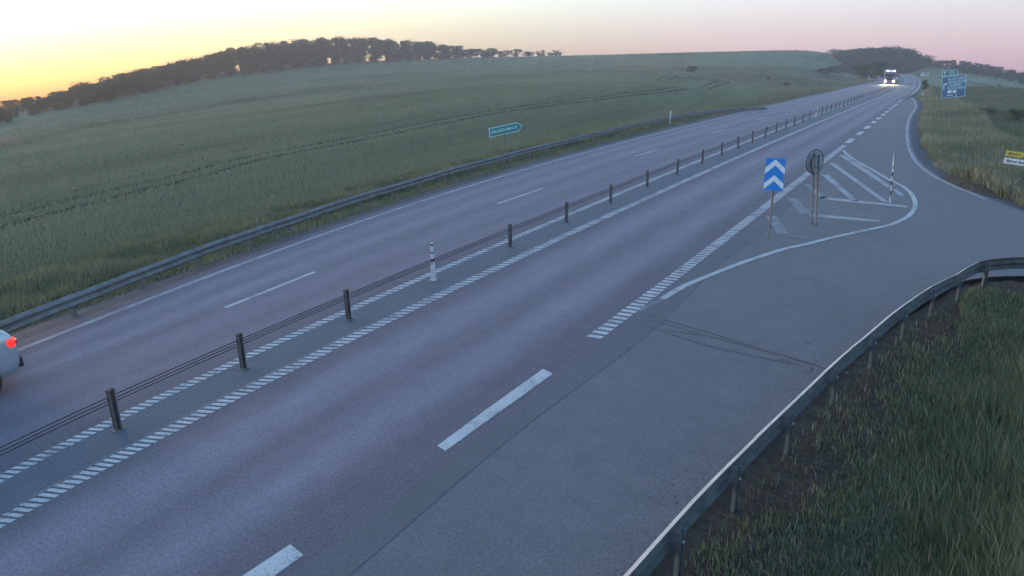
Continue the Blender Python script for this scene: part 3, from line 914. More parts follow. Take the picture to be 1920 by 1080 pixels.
MB().box((.05, .02, 2.28), (.26, .03, .035), Matrix.Rotation(.5, 3, 'Z')).box((.05, .02, 1.92), (.26, .03, .035), Matrix.Rotation(.5, 3, 'Z')).build('clamp', MAT['galv_dull'], t)
# striped marker pole with a paddle
p = at(1668.5, 380)
t = thing('striped_marker_pole', 'thin black and white banded pole with a small paddle at the island corner', 'marker pole', p)
t.rotation_euler = (0, math.radians(-4.5), 0)
z = 0.0
for i, (h, mt) in enumerate(((.30, 'white'), (.17, 'black'), (.22, 'white'), (.15, 'black'), (.20, 'white'), (.13, 'black'), (.24, 'white'), (.56, 'white'))):
    MB().tube([(0, 0, z), (0, 0, z + h)], .026, 8).build('band', MAT[mt], t, True)
    z += h
MB().box((.045, 0, 1.66), (.05, .012, .62)).build('paddle', MAT['sign_back'], t, bevel=.004)
# green arrow sign behind the far guardrail
gz = -.35
base = at(947, 296, gz)
t = thing('arrow_sign', 'green arrow sign lettered OSKARSHAMN 59 behind the far guardrail', 'road sign', base)
def on_height(px, py, d):
    return at_dist(px, py, d)
dg = math.hypot(base[0], base[1])
zc = (at_dist(945.5, 243, dg)[2])
Lp, Rp = at(912, 242.3, zc), at(980, 229, zc)
dirv = np.array([Rp[0] - Lp[0], Rp[1] - Lp[1]])
yaw_g = math.atan2(dirv[1], dirv[0])
mid_ = base
yaw_g = YAW + .42
MB().tube([(0, 0, -.1), (0, 0, zc - base[2] + .1)], .035, 8).build('pole', MAT['galv_dull'], t, True)
def arrow_panel(parent, w0, w1, h, zc_, mt, border, text, ts, mt_text, yaw, tip=.2, xs=1.0, name='panel', roll=0.0):
    """arrow shaped panel from x=-w0 to x=w1, pointing right"""
    def out(k):
        return [(-w0 + k, -h / 2 + k), (w1 - tip, -h / 2 + k), (w1 - k * 1.2, 0), (w1 - tip, h / 2 - k), (-w0 + k, h / 2 - k)]
    o = MB().poly_prism(out(0), -.03, -.006).build(name, border, parent)
    q = MB().poly_prism(out(.042 * h / .5), -.0335, -.0305).build('face', mt, o)
    lettering(text, ts, mt_text, o, (-w0 + .09, -.036, 0), bold=.004, xs=xs)
    o.rotation_euler = (0, roll, yaw)
    o.location = (0, 0, zc_)
    return o
arrow_panel(t, 1.0, 1.12, .52, zc - base[2], MAT['teal'], MAT['sign_text'], 'OSKARSHAMN 59', .27, MAT['sign_text'], yaw_g, .26, .80, roll=math.radians(-8))
# big blue direction sign on the right
base = ground_at(1786, 206, 60, 120)
db = math.hypot(base[0], base[1])
t = thing('direction_sign', 'large blue direction sign with a smaller green panel on top, right of the road', 'road sign', base)
sc_ = db / FPX * math.cos(math.atan2(base[0], base[1]) + YAW) ** 0
zt, zm, zb = (at_dist(1785, y, db)[2] - base[2] for y in (130, 141, 182))
pxm = db / FPX / 1.02 * 1.0
kx = float(np.linalg.norm(at_dist(1808, 160, db)[:2] - at_dist(1764, 160, db)[:2]))
tilt_b = math.radians(-8.0)
yaw_b = -.10
hw = kx / 2
pan = MB().poly_prism([(-hw, zb), (hw, zb), (hw, zm), (-hw, zm)], -.05, 0).build('panel', MAT['sign_text'], t)
bw = .05
MB().poly_prism([(-hw + bw, zb + bw), (hw - bw, zb + bw), (hw - bw, zm - bw), (-hw + bw, zm - bw)], -.056, -.051).build('face', MAT['blue_dull'], pan)
hh = (zm - zb)
rows_ = ['ROSSTORP', 'REVSUDDEN', 'LÄCKEBY', 'ROCKNEBY']
for i, tx in enumerate(rows_):
    lettering(tx, hh * .17, MAT['sign_text'], pan, (-hw + kx * .25, -.062, zm - hh * (.15 + .145 * i)), bold=.006, xs=.80)
MB().box((-hw + kx * .34, -.059, zb + hh * .27), (kx * .18, .006, hh * .12)).build('pictogram', MAT['sign_white'], pan)
MB().box((-hw + kx * .55, -.059, zb + hh * .26), (kx * .16, .006, hh * .12)).build('pictogram', MAT['sign_white'], pan)
MB().box((-hw + kx * .37, -.059, zb + hh * .11), (kx * .24, .006, hh * .045)).box((-hw + kx * .62, -.059, zb + hh * .11), (kx * .08, .006, hh * .045)).build('small_row', MAT['sign_text'], pan)
MB().box((-hw + kx * .09, -.059, zb + hh * .52), (kx * .035, .006, hh * .26)).box((-hw + kx * .125, -.0595, zb + hh * .645), (kx * .10, .006, hh * .045)).add(
    [(-hw + kx * .16, -.062, zb + hh * .58), (-hw + kx * .23, -.062, zb + hh * .645), (-hw + kx * .16, -.062, zb + hh * .71)], [(0, 1, 2)]).build('turn_arrow', MAT['sign_white'], pan)
top = MB().poly_prism([(-hw, zm + .03), (hw * .30, zm + .03), (hw * .30, zt), (-hw, zt)], -.05, 0).build('panel', MAT['sign_text'], t)
MB().poly_prism([(-hw + bw, zm + .03 + bw), (hw * .30 - bw, zm + .03 + bw), (hw * .30 - bw, zt - bw), (-hw + bw, zt - bw)], -.056, -.051).build('face', MAT['teal_dull'], top)
lettering('E22', (zt - zm) * .62, MAT['sign_text'], top, (-hw + kx * .27, -.062, (zm + zt) / 2), bold=.006)
MB().box((-hw + kx * .11, -.059, (zm + zt) / 2 - .08), (kx * .03, .006, (zt - zm) * .5)).add(
    [(-hw + kx * .05, -.062, (zm + zt) / 2 + .08), (-hw + kx * .17, -.062, (zm + zt) / 2 + .08), (-hw + kx * .11, -.062, (zm + zt) / 2 + .30)], [(0, 1, 2)]).build('arrow', MAT['sign_text'], top)
for xx in (-hw * .55, hw * .55):
    MB().tube([(xx, .06, -.5), (xx, .06, (zm if xx > 0 else zt) - .1)], .05, 8).build('pole', MAT['galv_dull'], t, True)
for o in t.children:
    pass
t.rotation_euler = (0, tilt_b, YAW - .62)
# yellow and white finger signs at the right edge of the picture
base = ground_at(1888, 345, 20, 60)
base[2] -= .05
t = thing('finger_sign_post', 'yellow finger sign above a white one on a thin pole in the right verge', 'road sign', base)
t.rotation_euler = (0, math.radians(0), 0)
dy_ = math.hypot(base[0], base[1])
zy, zw = at_dist(1890, 288, dy_)[2] - base[2], at_dist(1890, 302, dy_)[2] - base[2]
pxw = float(np.linalg.norm(at_dist(1900, 295, dy_)[:2] - at_dist(1880, 295, dy_)[:2])) / 20
MB().tube([(0, 0, -.2), (0, 0, zy + .15)], .03, 8).build('pole', MAT['galv_dull'], t, True)
ya = YAW - .62
arrow_panel(t, 16 * pxw, 21 * pxw, 12 * pxw, zy, MAT['yellow'], MAT['yellow'], 'Björnö 3', 8.6 * pxw, MAT['ink'], ya, .0 + 5 * pxw, .78, name='yellow_panel', roll=math.radians(5.5))
arrow_panel(t, 16.5 * pxw, 38 * pxw, 12.5 * pxw, zw, MAT['sign_white'], MAT['sign_white'], 'Björnö Slott 3', 9 * pxw, MAT['ink'], ya, 5 * pxw, .82, name='white_panel', roll=math.radians(5.5))

# ------------------------------------------------------------------ vehicles
MAT['car_paint'] = plain('car_paint', (.42, .43, .46), .22, .45, vary=.03, spec=.6)
MAT['car_dark'] = plain('car_dark', (.015, .017, .02), .15, vary=.1, spec=.6)
MAT['rubber'] = plain('rubber', (.02, .02, .02), .9, vary=.2)
MAT['rim'] = plain('rim', (.35, .36, .38), .35, .7, vary=.1)
MAT['tail'] = glow('tail_lamp', (1.0, .012, .008), .22)
MAT['tail_dark'] = plain('tail_lens', (.25, .01, .012), .2, vary=.1)
MAT['head'] = glow('head_lamp', (.93, .90, 1.0), 9.0)
MAT['amber'] = glow('roof_lamp', (.95, .93, 1.0), 1.1)
MAT['cab'] = plain('cab_paint', (.16, .15, .27), .35, .2, vary=.05)
MAT['cargo'] = plain('cargo_box', (.30, .31, .38), .55, vary=.08)
def loft(secs, mat, name, parent, smooth=True):
    n = len(secs[0]); V = []; F = []
    for s in secs: V += s
    for i in range(len(secs) - 1):
        for j in range(n - 1):
            a = i * n + j
            F.append((a, a + 1, a + n + 1, a + n))
    F += [tuple(range(n)), tuple((len(secs) - 1) * n + j for j in reversed(range(n)))]
    o = MB().add(V, F).build(name, mat, parent, smooth)
    md = o.modifiers.new('sub', 'SUBSURF'); md.levels = md.render_levels = 2
    return o
def wheel(parent, x, y, r=.32, w=.22):
    o = MB().tube([(x - w / 2, y, r), (x - w * .42, y, r), (x + w * .42, y, r), (x + w / 2, y, r)], [r * .9, r, r, r * .9], 22).build('wheel', MAT['rubber'], parent, True)
    sx = 1 if x > 0 else -1
    MB().tube([(x + sx * w * .42, y, r), (x + sx * w * .52, y, r)], [r * .64, r * .58], 18).build('rim', MAT['rim'], o, True)
def car(label, loc, rotz, lit_tail, lit_head):
    """hatchback, nose to -y"""
    t = thing('car', label, 'car', loc, rotz)
    # side profile: y, half width, sill, belt, roof, roof half width
    S = [(-2.08, .55, .34, .62, .64, .5), (-2.0, .76, .24, .70, .73, .68), (-1.5, .86, .22, .86, .90, .74), (-1.0, .88, .22, .92, .97, .74), (-.55, .88, .22, .95, 1.22, .66), (-.05, .88, .22, .96, 1.42, .60),
         (.6, .88, .22, .98, 1.46, .60), (1.2, .88, .22, 1.0, 1.42, .60), (1.62, .87, .24, 1.02, 1.28, .62), (1.86, .85, .26, 1.02, 1.08, .70), (2.0, .80, .30, .90, .94, .72), (2.04, .66, .36, .78, .80, .6)]
    secs = []
    for y, hw_, s0, bl, rf, rw in S:
        half = [(hw_ * .86, s0), (hw_, s0 + .14), (hw_ * 1.0, (s0 + bl) / 2 + .06), (hw_ * .97, bl), (rw * 1.02, (bl + rf) / 2 + (rf - bl) * .18), (rw * .86, rf), (rw * .4, rf + .02)]
        secs.append([(x, y, z) for x, z in half] + [(-x, y, z) for x, z in reversed(half)])
    body = loft(secs, MAT['car_paint'], 'body', t)
    for s in (-1, 1):
        MB().add([(s * .872, -.42, 1.0), (s * .878, .58, 1.03), (s * .70, .52, 1.36), (s * .72, .02, 1.34)], [(0, 1, 2, 3)]).build('side_window', MAT['car_dark'], t)
        MB().add([(s * .878, .66, 1.03), (s * .872, 1.45, 1.06), (s * .71, 1.22, 1.33), (s * .70, .60, 1.36)], [(0, 1, 2, 3)]).build('side_window', MAT['car_dark'], t)
        MB().box((s * .95, -.55, 1.0), (.16, .09, .12)).build('mirror', MAT['car_paint'], t, bevel=.02)
        l = MB().box((s * .745, 1.92, .82), (.22, .17, .13), Matrix.Rotation(-s * .45, 3, 'Z')).build('tail_lamp', MAT['tail'] if lit_tail else MAT['tail_dark'], t, bevel=.03)
        MB().box((s * .76, 1.97, .82), (.12, .12, .07), Matrix.Rotation(-s * .45, 3, 'Z')).build('lens', MAT['tail_dark'], l)
        MB().box((s * .62, -1.99, .66), (.28, .12, .12), Matrix.Rotation(s * .3, 3, 'Z')).build('headlight', MAT['head'] if lit_head else MAT['rim'], t, bevel=.03)
        for y in (-1.3, 1.28): wheel(t, s * .80, y)
    MB().add([(-.60, 1.70, 1.30), (.60, 1.70, 1.30), (.68, 1.93, 1.06), (-.68, 1.93, 1.06)], [(3, 2, 1, 0)]).build('rear_window', MAT['car_dark'], t)
    MB().add([(-.64, -.98, 1.0), (.64, -.98, 1.0), (.56, -.20, 1.40), (-.56, -.20, 1.40)], [(0, 1, 2, 3)]).build('windscreen', MAT['car_dark'], t)
    MB().box((0, 2.02, .42), (1.45, .10, .20)).build('bumper', MAT['car_dark'], t, bevel=.03)
    MB().box((0, 2.055, .62), (.5, .02, .11)).build('number_plate', MAT['white'], t)
    return t
car('silver car leaving the left edge with its red tail lamp lit', (-14.15, 3.0, 0.0), 0.02, True, False).scale = (1, 1, 1.08)
# lorry coming round the far bend
tp = road_pt(1666.5, 158)
dlo = float(math.hypot(tp[0], tp[1]))
t = thing('lorry', 'oncoming lorry with headlights and roof lamps lit on the far bend', 'lorry', (tp[0], tp[1], road_z(tp[1])), .06)
MB().poly_prism([(-1.2, .45), (1.2, .45), (1.2, 2.9), (1.05, 3.25), (-1.05, 3.25), (-1.2, 2.9)], -.1, 1.9).build('cab', MAT['cab'], t, bevel=.06)
MB().box((0, -.115, 2.25), (2.1, .03, .75)).build('windscreen', MAT['car_dark'], t)
MB().box((0, -.13, 1.35), (1.5, .05, .75)).build('grille', MAT['black'], t)
MB().box((0, -.16, .55), (2.4, .12, .42)).build('bumper', MAT['cab'], t, bevel=.04)
for s in (-1, 1):
    o = MB().tube([(s * .88, -.24, .78), (s * .88, -.20, .78)], .17, 14).build('headlight', MAT['head'], t)
    o2 = MB().tube([(s * .74, -.04, 3.30), (s * .74, .06, 3.30)], .16, 12).build('roof_lamp', MAT['amber'], t)
    MB().tube([(s * .26, -.04, 3.30), (s * .26, .06, 3.30)], .07, 12).build('roof_lamp', MAT['amber'], t)
    MB().box((s * 1.38, -.05, 2.2), (.18, .12, .7)).build('mirror', MAT['black'], t)
    for y in (.75, 6.4, 7.7): wheel(t, s * 1.05, y, .5, .34)
MB().box((0, .02, 3.30), (2.0, .06, .06)).build('lamp_bar', MAT['black'], t)
MB().box((0, 5.2, 2.15), (2.45, 6.2, 2.6)).build('cargo_box', MAT['cargo'], t, bevel=.03)
MB().box((0, 5.0, .78), (2.0, 6.4, .18)).build('chassis', MAT['black'], t)
t.scale = (.92, .92, .84)
cp = tp + np.array([1.3, 16, 0])
xc = float(np.interp(cp[1], LINE_DA[:, 1], LINE_DA[:, 0])) + 1.7
car('oncoming car with lit headlights half hidden behind the lorry', (xc, cp[1], float(road_z(cp[1]))), .08, False, True)
t = bpy.data.objects['lorry']
for s in (-1, 1):      # the lorry's own beams on the road in front of it
    ld = bpy.data.lights.new('headlight_beam', 'SPOT'); ld.energy = 420; ld.spot_size = math.radians(50); ld.spot_blend = .6; ld.color = (1, .86, .55); ld.shadow_soft_size = .15
    lo = bpy.data.objects.new('headlight_beam', ld); COL.objects.link(lo); lo.parent = t
    lo.location = (s * .88, -.45, .8); lo.rotation_euler = (math.radians(74), 0, math.pi)

# ------------------------------------------------------------------ trees, bushes
def leaf_material(name, cols):
    mt, nt, b = mat_new(name)
    a = nt.nodes.new('ShaderNodeAttribute'); a.attribute_name = 'tint'
    geo = nt.nodes.new('ShaderNodeNewGeometry')
    oi = nt.nodes.new('ShaderNodeObjectInfo')
    c = ramp(nt, a.outputs['Fac'], [(0, cols[0]), (.5, cols[1]), (1, cols[2])])
    c = mix(nt, c, ramp(nt, oi.outputs['Random'], [(0, (.75, .8, .8)), (1, (1.2, 1.12, 1.0))]), 1.0, 'MULTIPLY')
    nt.links.new(c, b.inputs['Base Color'])
    b.inputs['Roughness'].default_value = .8
    b.inputs['Specular IOR Level'].default_value = .15
    tr = nt.nodes.new('ShaderNodeBsdfTranslucent'); nt.links.new(c, tr.inputs[0])
    ms = nt.nodes.new('ShaderNodeMixShader'); ms.inputs[0].default_value = .22
    nt.links.new(b.outputs[0], ms.inputs[1]); nt.links.new(tr.outputs[0], ms.inputs[2])
    nt.links.new(ms.outputs[0], nt.nodes['Material Output'].inputs[0])
    return mt
MAT['leaf'] = leaf_material('leaf', [(.022, .036, .016), (.040, .060, .026), (.066, .085, .038)])
MAT['leaf_bush'] = leaf_material('leaf_bush', [(.022, .040, .020), (.042, .068, .032), (.07, .095, .045)])
MAT['bark'] = plain('bark', (.06, .045, .035), .95, vary=.35, scale=5, bump=.6)
def crown_mesh(seed, n_leaf, lobes, leaf, shape=(1, 1, 1), low=.22):
    """crown of leaf clumps, unit tree: 1 tall, foot at z=0"""
    r = np.random.default_rng(seed)
    C = []
    for i in range(lobes):
        a = r.uniform(0, 6.28); q = r.uniform(0, 1) ** .6
        zc = low + (1 - low - .1) * r.uniform(0, 1) ** .8
        rr = .30 * math.sqrt(max(.08, 1 - ((zc - .52) / .55) ** 2))
        C.append((rr * q * math.cos(a), rr * q * math.sin(a), zc, r.uniform(.06, .18)))
    C = np.array(C)
    k = r.integers(0, lobes, n_leaf)
    d = r.normal(size=(n_leaf, 3)); d /= np.linalg.norm(d, axis=1)[:, None]
    rad_ = np.where(r.random(n_leaf) < .12, r.uniform(1.0, 1.45, n_leaf), r.uniform(.35, 1.08, n_leaf) ** .6)
    P = C[k, :3] + d * (C[k, 3] * rad_)[:, None] * np.array([1, 1, .85])
    P[:, 2] = np.clip(P[:, 2], low * .5, 1.08)
    a1 = r.normal(size=(n_leaf, 3)); a1 /= np.linalg.norm(a1, axis=1)[:, None]
    a2 = np.cross(a1, r.normal(size=(n_leaf, 3))); a2 /= np.linalg.norm(a2, axis=1)[:, None]
    s = leaf * r.uniform(.5, 1.3, n_leaf)[:, None]
    V = np.stack([P - a1 * s, P + a2 * s * .55, P + a1 * s, P - a2 * s * .55], 1).reshape(-1, 3) * np.array(shape)
    F = np.arange(n_leaf * 4).reshape(-1, 4)
    tint = np.repeat(np.clip(r.normal(.5, .2, n_leaf) + .25 * r.normal(size=lobes)[k], 0, 1), 4)
    return V, F, tint, C * np.array([shape[0], shape[1], shape[2], 1])
def trunk_mesh(seed, C):
    r = np.random.default_rng(seed)
    mb = MB()
    mb.tube([(0, 0, -.03), (.005, 0, .12), (r.uniform(-.02, .02), r.uniform(-.02, .02), .45), (0, 0, .78)], [.026, .020, .014, .005], 7)
    for i in r.choice(len(C), min(7, len(C)), replace=False):
        z0_ = min(.6, max(.12, C[i, 2] - .18))
        mb.tube([(0, 0, z0_), (C[i, 0] * .5, C[i, 1] * .5, (z0_ + C[i, 2]) / 2 + .02), (C[i, 0], C[i, 1], C[i, 2])], [.010, .007, .003], 5)
    return mb
VAR = []
for i, (shape, n_l, lo_, low) in enumerate((((1.0, 1.0, 1.0), 2600, 22, .07), ((.8, .8, 1.0), 2200, 18, .05), ((1.25, 1.2, .95), 3000, 26, .06), ((.62, .62, 1.0), 1900, 16, .04), ((1.1, 1.0, 1.0), 2000, 14, .10))):
    V, F, tint, C = crown_mesh(40 + i, int(n_l * 1.5), lo_, .026, shape, low)
    o = np_mesh('crown', V, F, MAT['leaf'], None, {'tint': tint})
    tm = trunk_mesh(60 + i, C)
    o2 = tm.build('trunk', MAT['bark'])
    VAR.append((o.data, o2.data))
    bpy.data.objects.remove(o); bpy.data.objects.remove(o2)
def tree(pos, h, var, label, group, wide=1.0, name='tree'):
    t = thing(name, label, 'tree', pos, random.uniform(0, 6.28), group)
    cm, tm = VAR[var % len(VAR)]
    for nm, me in (('crown', cm), ('trunk', tm)):
        o = link(nm, me, t); o.scale = (h * wide, h * wide, h)
    return t
BASE_X = [-80, 0, 100, 200, 300, 400, 550, 700, 850, 1000, 1150, 1300, 1450, 1560, 1640]
BASE_Y = [275, 235, 210, 192, 170, 150, 130, 118, 111, 106, 103, 102, 102, 104, 110]
TOP_X = [-80, 0, 30, 60, 80, 120, 160, 200, 260, 320, 370, 450, 550, 650, 760, 850, 950, 1050]
TOP_Y = [262, 222, 211, 194, 184, 169, 154, 147, 133, 118, 107, 88, 74, 68, 72, 82, 88, 93]
n_t = 0
x = -70.0
while x < 1040:
    for row in range(3):
        px = x + random.uniform(-7, 7) + row * 6
        d = float(reach(math.atan2(-ray(px, 100)[0], ray(px, 100)[1]))) + 3 + row * 7 + random.uniform(-2, 3)
        v = ray(px, 200); v = v / math.hypot(v[0], v[1])
        gx, gy = v[0] * d, v[1] * d
        gz_ = float(land_z([gx], [gy])[0])
        ztop = at_dist(px, np.interp(px, TOP_X, TOP_Y) + random.uniform(-2, 6), d)[2]
        h = max(1.8, ztop - gz_)
        if px > 820 and random.random() < .3: continue
        if px > 820: h *= random.uniform(.6, 1.0)
        if px < 430: lab, grp = 'dark leafy tree in the row standing against the yellow sky', 'trees against the yellow sky'
        elif px < 820: lab, grp = 'tall dark tree in the wood at the top of the crop field', 'trees at the top of the field'
        else: lab, grp = 'scattered tree on the far crest of the field', 'trees on the far crest'
        tree((gx, gy, gz_ - .1), h, random.randrange(5), lab, grp, random.uniform(1.25, 1.9) if px < 820 else random.uniform(1.9, 3.0))
        n_t += 1
    x += 17 + (x > 400) * 8
# right hand skyline
R_TOP_X = [1560, 1600, 1640, 1655, 1672, 1690, 1712, 1724, 1735, 1748, 1760, 1780, 1800, 1815, 1835, 1850, 1865, 1890, 1920, 1990]
R_TOP_Y = [92, 90, 88, 86, 90, 88, 104, 112, 108, 120, 120, 119, 115, 122, 124, 130, 138, 143, 147, 162]
x = 1570.0
while x < 1990:
    for row in range(3):
        px = x + random.uniform(-4, 4) + row * 4
        d = float(reach(math.atan2(-ray(px, 100)[0], ray(px, 100)[1]))) + 4 + row * 6
        v = ray(px, 150); v = v / math.hypot(v[0], v[1])
        gx, gy = v[0] * d, v[1] * d
        gz_ = float(land_z([gx], [gy])[0])
        ztop = at_dist(px, np.interp(px, R_TOP_X, R_TOP_Y) + random.uniform(-1, 5), d)[2]
        
        lab, grp = ('tall dark tree behind the far bend of the road', 'trees behind the bend') if px < 1728 else ('dark round tree on the skyline under the pink sky', 'trees under the pink sky')
        tree((gx, gy, gz_ - .1), max(2.0, ztop - gz_), random.randrange(5), lab, grp, random.uniform(1.5, 2.4))
    x += 11
# bushes
BV = []
for i in range(3):
    V, F, tint, C = crown_mesh(90 + i, 1500, 16, .05, (1.5, 1.5, 1.0), .05)
    o = np_mesh('foliage', V, F, MAT['leaf_bush'], None, {'tint': tint}); BV.append(o.data); bpy.data.objects.remove(o)
stem = MB().tube([(0, 0, -.1), (.03, 0, .3), (.1, .05, .6)], [.03, .02, .008], 6).tube([(0, 0, -.1), (-.05, .04, .3), (-.15, .1, .6)], [.03, .02, .008], 6).tube([(0, 0, -.1), (.0, -.06, .3), (.04, -.18, .6)], [.03, .02, .008], 6).build('stem', MAT['bark'])
STEM = stem.data; bpy.data.objects.remove(stem)
def bush(px, py, h_px, w_px, label, group=None, d=None):
    g = ground_at(px, py)
    dd = math.hypot(g[0], g[1])
    mpp = dd / FPX * .95
    t = thing('bush', label, 'bush', g, random.uniform(0, 6), group)
    i = random.randrange(3)
    h, w = h_px * mpp, w_px * mpp
    o = link('foliage', BV[i], t); o.scale = (w / .95, w / .95, h)
    o = link('stem', STEM, t); o.scale = (w * .6, w * .6, h)
    return t
bush(1297, 138, 13, 25, 'lone rounded bush in the dry grass beyond the tramlines')
for i, (a, b_, h_, w_) in enumerate(((1545, 139, 9, 26), (1565, 138, 12, 26), (1582, 138, 15, 24), (1598, 140, 13, 24))):
    bush(a, b_, h_, w_, 'low dark bush in the hedge left of the far bend', 'hedge bushes left of the bend')
for i, (a, b_, h_, w_) in enumerate(((1612, 145, 18, 24), (1626, 147, 22, 24), (1640, 148, 26, 24), (1650, 147, 26, 18), (1660, 140, 22, 16))):
    bush(a, b_, h_, w_, 'tall green bush close to the lorry on the left of the bend', 'roadside bushes at the bend')
bush(1472, 163, 7, 16, 'small dark bush at the edge of the dry grass by the far lanes')
bush(1441, 150, 5, 8, 'tiny bush alone in the dry grass')
bush(1905, 230, 20, 24, 'dark bush in the right hand field above the finger signs')
bush(1849, 214, 9, 16, 'small bush in the right hand field below the blue sign')
bush(1731, 172, 18, 12, 'narrow bush on the outside of the far bend')
bush(1872, 163, 4, 8, 'tiny bush on the ditch line of the right hand field')
# farm building on the skyline
MAT['render_white'] = plain('render_white', (.72, .73, .74), .8, vary=.06)
MAT['roof_dark'] = plain('roof_dark', (.09, .08, .08), .8, vary=.2)
g = at_dist(1736, 128, 290)
g[2] = float(land_z([g[0]], [g[1]])[0])
HS = .42
t = thing('farm_house', 'small white house among the trees on the right skyline', 'house', g, YAW - .6)
MB().box((0, 0, 1.4), (5.6, 4.0, 2.8)).build('wall', MAT['render_white'], t)
rf = MB().add([(-3.1, -2.4, 2.7), (3.1, -2.4, 2.7), (3.1, 2.4, 2.7), (-3.1, 2.4, 2.7), (-3.1, 0, 4.2), (3.1, 0, 4.2)], [(0, 1, 5, 4), (2, 3, 4, 5), (0, 4, 3), (1, 2, 5), (0, 3, 2, 1)]).build('roof', MAT['roof_dark'], t)
MB().box((1.2, .1, 4.3), (.5, .5, .9)).build('chimney', MAT['roof_dark'], rf)
for xx in (-1.8, 0, 1.8):
    w_ = MB().box((xx, -2.02, 1.6), (.8, .06, 1.0)).build('window', MAT['car_dark'], t)
    MB().box((xx, -2.06, 1.6), (.06, .03, 1.0)).build('glazing_bar', MAT['white'], w_)
MB().box((.95, -2.02, 1.0), (.7, .06, 1.9)).build('door', MAT['roof_dark'], t)
t.scale = (HS, HS, HS)

# ------------------------------------------------------------------ field tracks
MAT['track'] = plain('track_soil', (.040, .060, .042), 1.0, vary=.35, scale=.8, spec=0.0)
MAT['strip_grass'] = plain('strip_grass', (.11, .125, .085), 1.0, vary=.3, scale=.5, spec=0.0)
TR = [(-40, 442), (0, 430), (130, 395), (260, 361), (390, 330), (508, 297), (691, 262), (837, 232), (954, 210), (1073, 194), (1199, 178), (1286, 167.5), (1345, 162), (1366, 156.5), (1345, 150.5), (1300, 147), (1240, 146)]
def track(px, w, dz, mat, name='wheel_track', shift=0.0):
    P = catmull(np.array([ground_at(*q) for q in px]), 14)
    if shift: P = shifted(P, shift)
    n = normals(P)
    wj = w * .5 * (1 + .25 * np.sin(np.arange(len(P)) * 1.3) * rng.uniform(.3, 1, len(P)))
    a, b_ = P.copy(), P.copy()
    a[:, :2] += n * wj[:, None]; b_[:, :2] -= n * wj[:, None]
    for Q in (a, b_): Q[:, 2] = land_z(Q[:, 0], Q[:, 1]) + dz
    return strip_mesh(name, [a, b_], [0, 1], mat, ground)
track(TR, .65, .06, MAT['track'])
track(TR, .65, .06, MAT['track'], shift=2.0)
for px in ([(40, 390), (200, 345), (420, 290), (600, 252), (700, 236)], [(560, 225), (700, 208), (860, 190), (1000, 175), (1110, 163)], [(20, 345), (200, 305), (380, 265), (560, 232)], [(1230, 152), (1240, 147), (1250, 143)], [(1252, 153), (1262, 147), (1270, 143)], [(700, 190), (860, 172), (1000, 160), (1150, 150)]):
    track(px, .4, .08, MAT['track'])
STRIP = [(10, 277), (47, 267), (91, 254), (151, 241), (260, 223), (400, 198), (487, 185), (590, 171), (692, 162.5), (852, 147.5), (954, 143.7), (1024, 139), (1155, 132), (1280, 129)]
track(STRIP, .8, .10, MAT['track'], 'ditch', -1.4)
track([(1500, 105), (1540, 112), (1580, 119), (1612, 128)], 2.6, .3, MAT['strip_grass'], 'farm_track')
track([(1718, 140), (1759, 145.5), (1811, 154), (1867, 165), (1920, 174.5), (1960, 182)], 1.4, .12, MAT['track'], 'ditch')

# ------------------------------------------------------------------ grass
def grass_material(name, cols):
    mt, nt, b = mat_new(name)
    a = nt.nodes.new('ShaderNodeAttribute'); a.attribute_name = 'tint'
    c = ramp(nt, a.outputs['Fac'], [(0, cols[0]), (.45, cols[1]), (.8, cols[2]), (1, cols[3])])
    nt.links.new(c, b.inputs['Base Color'])
    b.inputs['Roughness'].default_value = .8
    b.inputs['Specular IOR Level'].default_value = .2
    tr = nt.nodes.new('ShaderNodeBsdfTranslucent'); nt.links.new(c, tr.inputs[0])
    ms = nt.nodes.new('ShaderNodeMixShader'); ms.inputs[0].default_value = .25
    nt.links.new(b.outputs[0], ms.inputs[1]); nt.links.new(tr.outputs[0], ms.inputs[2])
    nt.links.new(ms.outputs[0], nt.nodes['Material Output'].inputs[0])
    return mt
MAT['grass'] = grass_material('grass_blades', [(.062, .084, .042), (.130, .164, .082), (.200, .222, .125), (.34, .31, .21)])
MAT['verge_grass'] = grass_material('verge_grass', [(.085, .105, .052), (.140, .160, .084), (.190, .198, .118), (.30, .28, .19)])
MAT['crop'] = grass_material('crop_leaves', [(.112, .142, .088), (.168, .198, .122), (.194, .220, .138), (.22, .238, .158)])
MAT['dry_grass'] = grass_material('dry_grass', [(.115, .122, .075), (.18, .18, .118), (.245, .23, .16), (.33, .30, .23)])
def blades(name, X, Y, H, Wd, mat, tint, label, cat, lean=.35, sink=False):
    n = len(X)
    Z = land_z(X, Y, sink) - .02
    a = rng.uniform(0, 2 * np.pi, n)
    la = rng.uniform(0, 2 * np.pi, n) * .5 + .8
    le = np.abs(rng.normal(0, lean, n)) * H
    px, py = np.cos(a) * Wd * .5, np.sin(a) * Wd * .5
    lx, ly = np.cos(la) * le, np.sin(la) * le
    V = np.empty((n, 5, 3))
    V[:, 0] = np.stack([X - px, Y - py, Z], 1); V[:, 1] = np.stack([X + px, Y + py, Z], 1)
    V[:, 2] = np.stack([X + px * .8 + lx * .3, Y + py * .8 + ly * .3, Z + H * .6], 1); V[:, 3] = np.stack([X - px * .8 + lx * .3, Y - py * .8 + ly * .3, Z + H * .6], 1)
    V[:, 4] = np.stack([X + lx, Y + ly, Z + H], 1)
    b0 = np.arange(n)[:, None] * 5
    F = np.concatenate([b0 + [0, 1, 2], b0 + [0, 2, 3], b0 + [3, 2, 4]], 0)
    o = np_mesh(name, V.reshape(-1, 3), F, mat, None, {'tint': np.repeat(np.clip(tint, 0, 1), 5)})
    return tag(o, label, cat, kind='stuff')
